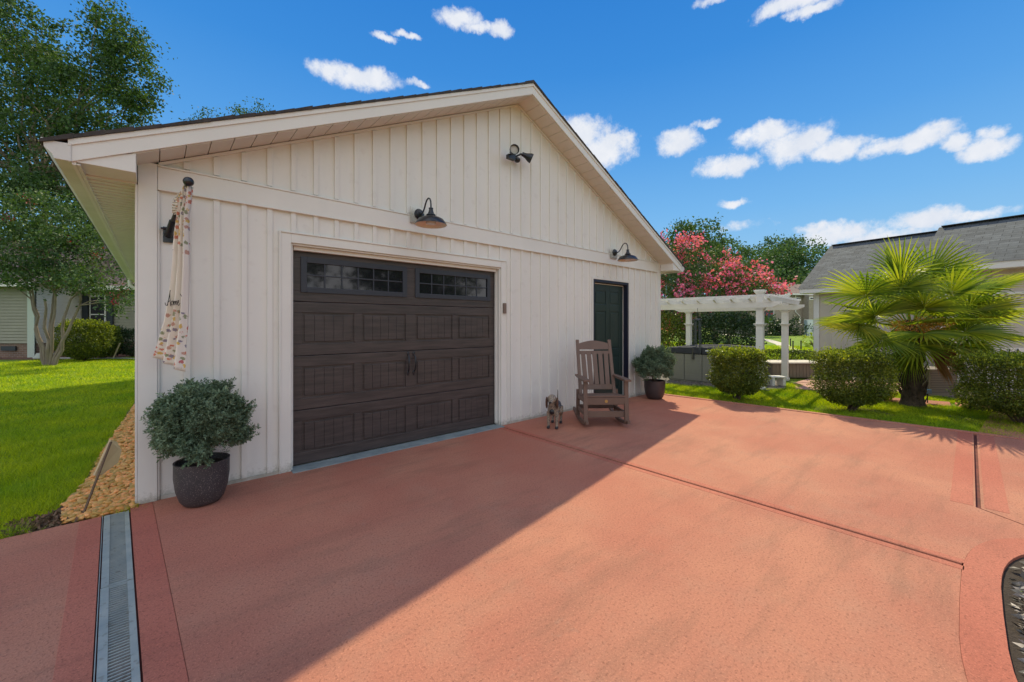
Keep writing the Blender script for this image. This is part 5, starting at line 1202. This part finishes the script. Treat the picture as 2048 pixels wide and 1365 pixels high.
def win(xa, xb, z0, z1, zz):
    mb = MB(); cbox(mb, xa-.06, zz-.05, z0-.06, xb+.06, zz-.02, z1+.06); f_ = mb.build('window', M_trim, lh); mb = MB(); cbox(mb, xa, zz-.07, z0, xb, zz-.051, z1); mb.build('pane', M_pane, f_); mb = MB(); cbox(mb, xa, zz-.08, (z0+z1)/2-.02, xb, zz-.071, (z0+z1)/2+.02); mb.build('sash', M_trim, f_)
win(-19.0, -18.4, 1.0, 2.6, 18.28)
mb = MB(); cbox(mb, -19.38, 18.20, .95, -19.12, 18.25, 2.65); cbox(mb, -18.26, 18.20, .95, -18.0, 18.25, 2.65); mb.build('shutter', M_shut, lh)
mb = MB(); cbox(mb, -20.95, 16.55, .28, -20.35, 16.60, .46); mb.build('foundation_vent', M_shut, lh)
# garden hose coil, bushes, stake at the left house
t = empty('garden_hose', tuple(CW(-18.6, 15.9)), label='pale coiled garden hose on the mulch by the left tree', cat='garden hose'); c = CW(-18.35, 15.9, 0)
mb = MB(); P = [c+Vector((math.cos(a*.35)*(.33-.0012*a), math.sin(a*.35)*(.33-.0012*a), .03+.0022*a)) for a in range(90)]; P += [c+R*(.3+.25*k)+Vector((0,0,.02))+F*.1*math.sin(k*.8) for k in range(14)]; mb.tube(P, .022, 6); mb.build('coil', mat('pale_hose', (.5,.52,.47), .5), t, smooth=True)
def px_bush(name, label, group, px, D, w, z1, n, m, size=.05):
    return hedge(name, label, group, CW((px-HX)/FPX*D, D), w, w*.9, .08, z1, n, m, size, azc, 2.8)
px_bush('rounded_bush', 'bright yellow green rounded bush left of the house siding, largest one', 'bushes beside the left house', 168, 15.2, 1.5, 1.5, 14000, M_leafhedge, .06)
px_bush('rounded_bush', 'smaller yellow green bush just right of the largest one', 'bushes beside the left house', 207, 16.0, 1.0, 1.3, 6500, M_leafhedge, .06)
px_bush('rounded_bush', 'dark green bush in shade, right of the yellow green bushes', 'bushes beside the left house', 226, 16.7, .95, 1.28, 3500, M_leafdark, .06)
px_bush('rounded_bush', 'dark clipped bush in shade next to the garage corner', 'bushes beside the left house', 266, 16.9, 1.25, 1.15, 5000, M_leafdark, .06)
t = CW((226-HX)/FPX*16, 16); mb = MB(); mb.bar(t, t+R*.28+UP*.62, .05, .02); o = mb.build('wooden_stake', M_wood); tag(o, 'pale wooden stake leaning in front of the dark bush', 'stake')

# ================================================================== TREES
def tree(name, label, cat, base, trunks, blobs, ncl, per, clr, size, m, aspect=.6, group=None, shell=.5, flowers=None, zmin=None, tm=None, nl=26):
    t = empty(name, tuple(base), label=label, cat=cat, group=group); mb = MB()
    base = Vector(base)
    fo, C = foliage('crown', m, blobs, ncl, per, clr, size, t, aspect, shell, zmin)
    ends = []
    for (dx, dy, z, r0, r1) in trunks:
        b = base+Vector((dx*.18, dy*.18, -.1)); e = base+Vector((dx, dy, z)); limb(mb, b, e, r0, r1, 7, .03, 8); ends.append((e, r1))
    for i in range(nl):
        e, r1 = ends[i % len(ends)]; c = Vector(C[rng.integers(len(C))]); near = min(ends, key=lambda q: (q[0]-c).length); limb(mb, near[0], c, near[1]*.75, near[1]*.15, 5, .07, 6)
    mb.build('trunk', tm or M_bark, t)
    if flowers:
        n, m2, fr_, sz = flowers; idx = rng.integers(len(C), size=n); cc = C[idx]; dirs = unit(cc-C.mean(0)); cc = cc+dirs*clr*.9+np.array([0, 0, clr*.6])
        P = np.repeat(cc, 45, 0)+rng.normal(size=(n*45, 3))*fr_*np.array([1,1,1.35]); V, Fc = leaves(P, sz, .9); np_mesh('blossom', V, Fc, m2, t)
    return t
# left crape myrtle (multi stem)
b = CW((97-HX)/FPX*13.6, 13.6)
def cb(px, py, D, rx, ry, rz): p = W(px, py, D); return (p.x, p.y, p.z, rx, ry, rz)
tree('crape_myrtle', 'multi stemmed tree with red blossoms on the left lawn in front of the house', 'tree', b,
     [(.75*R.x*k+.3*F.x*j, .75*R.y*k+.3*F.y*j, z, .055, .030) for k, j, z in ((-.9,.3,2.2),(-.45,-.5,2.35),(0,.6,2.5),(.45,-.3,2.4),(.9,.2,2.2),(1.4,.0,2.0),(.2,-.8,2.2))],
     [cb(60,505,13.6,1.6,1.6,.9), cb(150,500,13.8,1.6,1.5,.95), cb(210,560,13.6,1.2,1.2,.55), cb(20,540,13.4,1.1,1.1,.5), cb(110,440,13.9,1.6,1.6,.9), cb(110,560,13.4,1.1,1.1,.35), cb(240,610,13.2,.5,.5,.2)],
     400, 54, .19, .088, M_leafmy, flowers=(13, M_flowerd, .085, .06), nl=34)
# big broadleaf tree behind the left house
b = CW((90-HX)/FPX*23, 23)
tree('broadleaf_tree', 'tall broadleaf tree rising behind the left house at the top left corner', 'tree', b, [(-1.5,0,6,.30,.14),(.5,.5,7,.26,.12),(0,-.8,9,.22,.10)],
     [cb(-60,250,23,4.5,4,4.2), cb(60,170,22.5,3.0,2.8,2.6), cb(40,80,22.5,1.7,1.7,1.6), cb(20,40,22.5,1.1,1.1,1.3), cb(165,120,22,1.9,1.8,1.6), cb(230,90,21.8,1.3,1.3,1.7), cb(225,35,21.8,.8,.8,.9), cb(255,150,22,1.6,1.6,1.6), cb(280,110,22,.9,.9,1.0), cb(190,210,22,2.6,2.4,1.7), cb(90,310,22,3.6,3,2.3), cb(200,290,22,1.9,1.8,1.2), cb(150,400,21,3.0,2.4,1.6), cb(250,200,22,1.2,1.2,1.1), cb(30,420,21,3,2.5,2), cb(230,400,21,1.6,1.6,1.4)],
     1150, 60, .30, .16, M_leafbig, nl=60, shell=.35)
# tree tops behind the garage
for i, (px, py, D, w, lab) in enumerate(((409,232,26,.55,'small tree top just showing above the left roof slope, farther left'), (500,215,26,.9,'tree tops just showing above the left roof slope, nearer the gable'))):
    b = CW((px-HX)/FPX*D, D)
    bl = [cb(px,py+70,D,1.6,1.6,1.8), cb(px,py+8,D,.32,.32,.55)] if i == 0 else [cb(px,py+75,D,2.4,2.2,1.9), cb(px-26,py+6,D,.3,.3,.45), cb(px+22,py+2,D,.36,.36,.6), cb(px+38,py+22,D,.3,.3,.4)]
    tree('background_tree', lab, 'tree', b, [(0,0,8,.2,.08)], bl, 150, 40, .26, .13, M_leafbig, group='tree tops behind the garage roof', nl=16)
# right crape myrtle behind pergola
b = CW((1440-HX)/FPX*15.5, 15.5)
tree('crape_myrtle', 'large pink flowering tree behind the white pergola', 'tree', b, [(.3*k, .25*j, 1.3, .06, .03) for k, j in ((-2,0),(0,1),(2,-1),(1,2),(-1,-2))],
     [cb(1330,600,15.5,1.5,1.5,.95), cb(1390,570,15.5,1.5,1.5,.95), cb(1350,520,16,1.0,1.0,.6), cb(1450,575,15.2,1.4,1.4,.8), cb(1510,590,15,1.0,1.0,.55), cb(1400,530,16,1.1,1.1,.75), cb(1320,650,15.5,1.3,1.3,.7), cb(1480,545,16,.8,.8,.4)],
     460, 42, .20, .085, M_leafmy, flowers=(125, M_flower, .13, .095), nl=26)
b = cpt(1450, 0, 13.6)
px_bush('rounded_bush', 'large dark rounded shrub under the pink tree behind the hot tub', None, 1450, 13.6, 2.1, 1.75, 9000, M_leafdark, .08)
px_bush('rounded_bush', 'green shrub with orange blossoms beside the garage corner', None, 1345, 14.2, 1.5, 1.75, 4500, M_leafhedge, .08)
P = []
cc = CW((1345-HX)/FPX*14, 14)
# distant wood
specs = [(1395,490,40,2.9,2.6,'tallest bright tree rising above the pink blossoms'),(1430,530,42,3.2,2.4,'wide green tree just behind the pink blossoms'),(1460,535,70,4.5,4,'dark tree at the dip of the skyline'),(1510,545,72,5.5,4.5,'rounded green tree left of the skyline middle'),(1550,515,78,4.2,3.6,'tree with a loose top right of the skyline dip'),(1580,540,74,5,4.5,'mid green tree left of the grey roof edge'),(1605,520,76,4.2,4.2,'dark tree standing tallest beside the grey roof'),(1350,520,60,5,4,'tree half hidden behind the garage roof edge'),(1630,560,70,5,4,'low dark tree touching the grey roof edge'),(1490,585,46,2.6,1.6,'low yellow green tree above the pergola'),(1560,580,62,6,3,'low dark tree behind the brick house roof')]
for px, py, D, rx, rz_, lab in specs:
    b = CW((px-HX)/FPX*D, D); c = W(px, py, D); top_ = c.z+rz_*0
    bl = [(c.x, c.y, c.z, rx, rx, rz_)]+[(c.x+rng.uniform(-.7,.7)*rx, c.y+rng.uniform(-.6,.6)*rx, c.z+rng.uniform(-.5,.55)*rz_, rx*.45, rx*.45, rz_*.45) for _ in range(5)]+[(c.x, c.y, c.z*.5, rx*.95, rx*.95, c.z*.42)]
    k = .35 if D > 50 else .22
    tree('woodland_tree', lab, 'tree', b, [(0,0,c.z*.6,.35,.15)], bl, 260, 26, rx*.12, k*1.1, M_leaffor if D > 45 else M_leafbig, group='trees on the right skyline', nl=10, shell=.55)
# the far wood that closes the horizon reads as one mass
bl = []
for i in range(70):
    a = -1.45+2.9*i/69; D = 130; xc_ = math.tan(max(-1.2, min(1.2, a)))*D*.9; bl.append((*CW(xc_, D+rng.uniform(-8, 8)).xy, 3.2, 9, 9, rng.uniform(3.5, 5.0)))
fo, _ = foliage('distant_wood', M_leaffor, bl, 1500, 14, 1.4, 1.5); tag(fo, 'far dark wood along the horizon', kind='stuff')
# trees behind the viewpoint, mirrored in the garage door panes
for x, y, lab in ((9.5,-15,'leafy tree behind the viewpoint to the right'),(4.0,-18,'leafy tree behind the viewpoint, middle'),(15,-20,'leafy tree behind the viewpoint, farthest')):
    tree('yard_tree', lab, 'tree', (x, y, 0), [(0,0,3,.2,.1)], [(x,y,5,3,3,2.6),(x+1,y,7,2,2,1.8),(x-1.5,y+1,4.2,2,2,1.6)], 160, 26, .4, .3, M_leafbig, nl=10, group='trees behind the viewpoint')
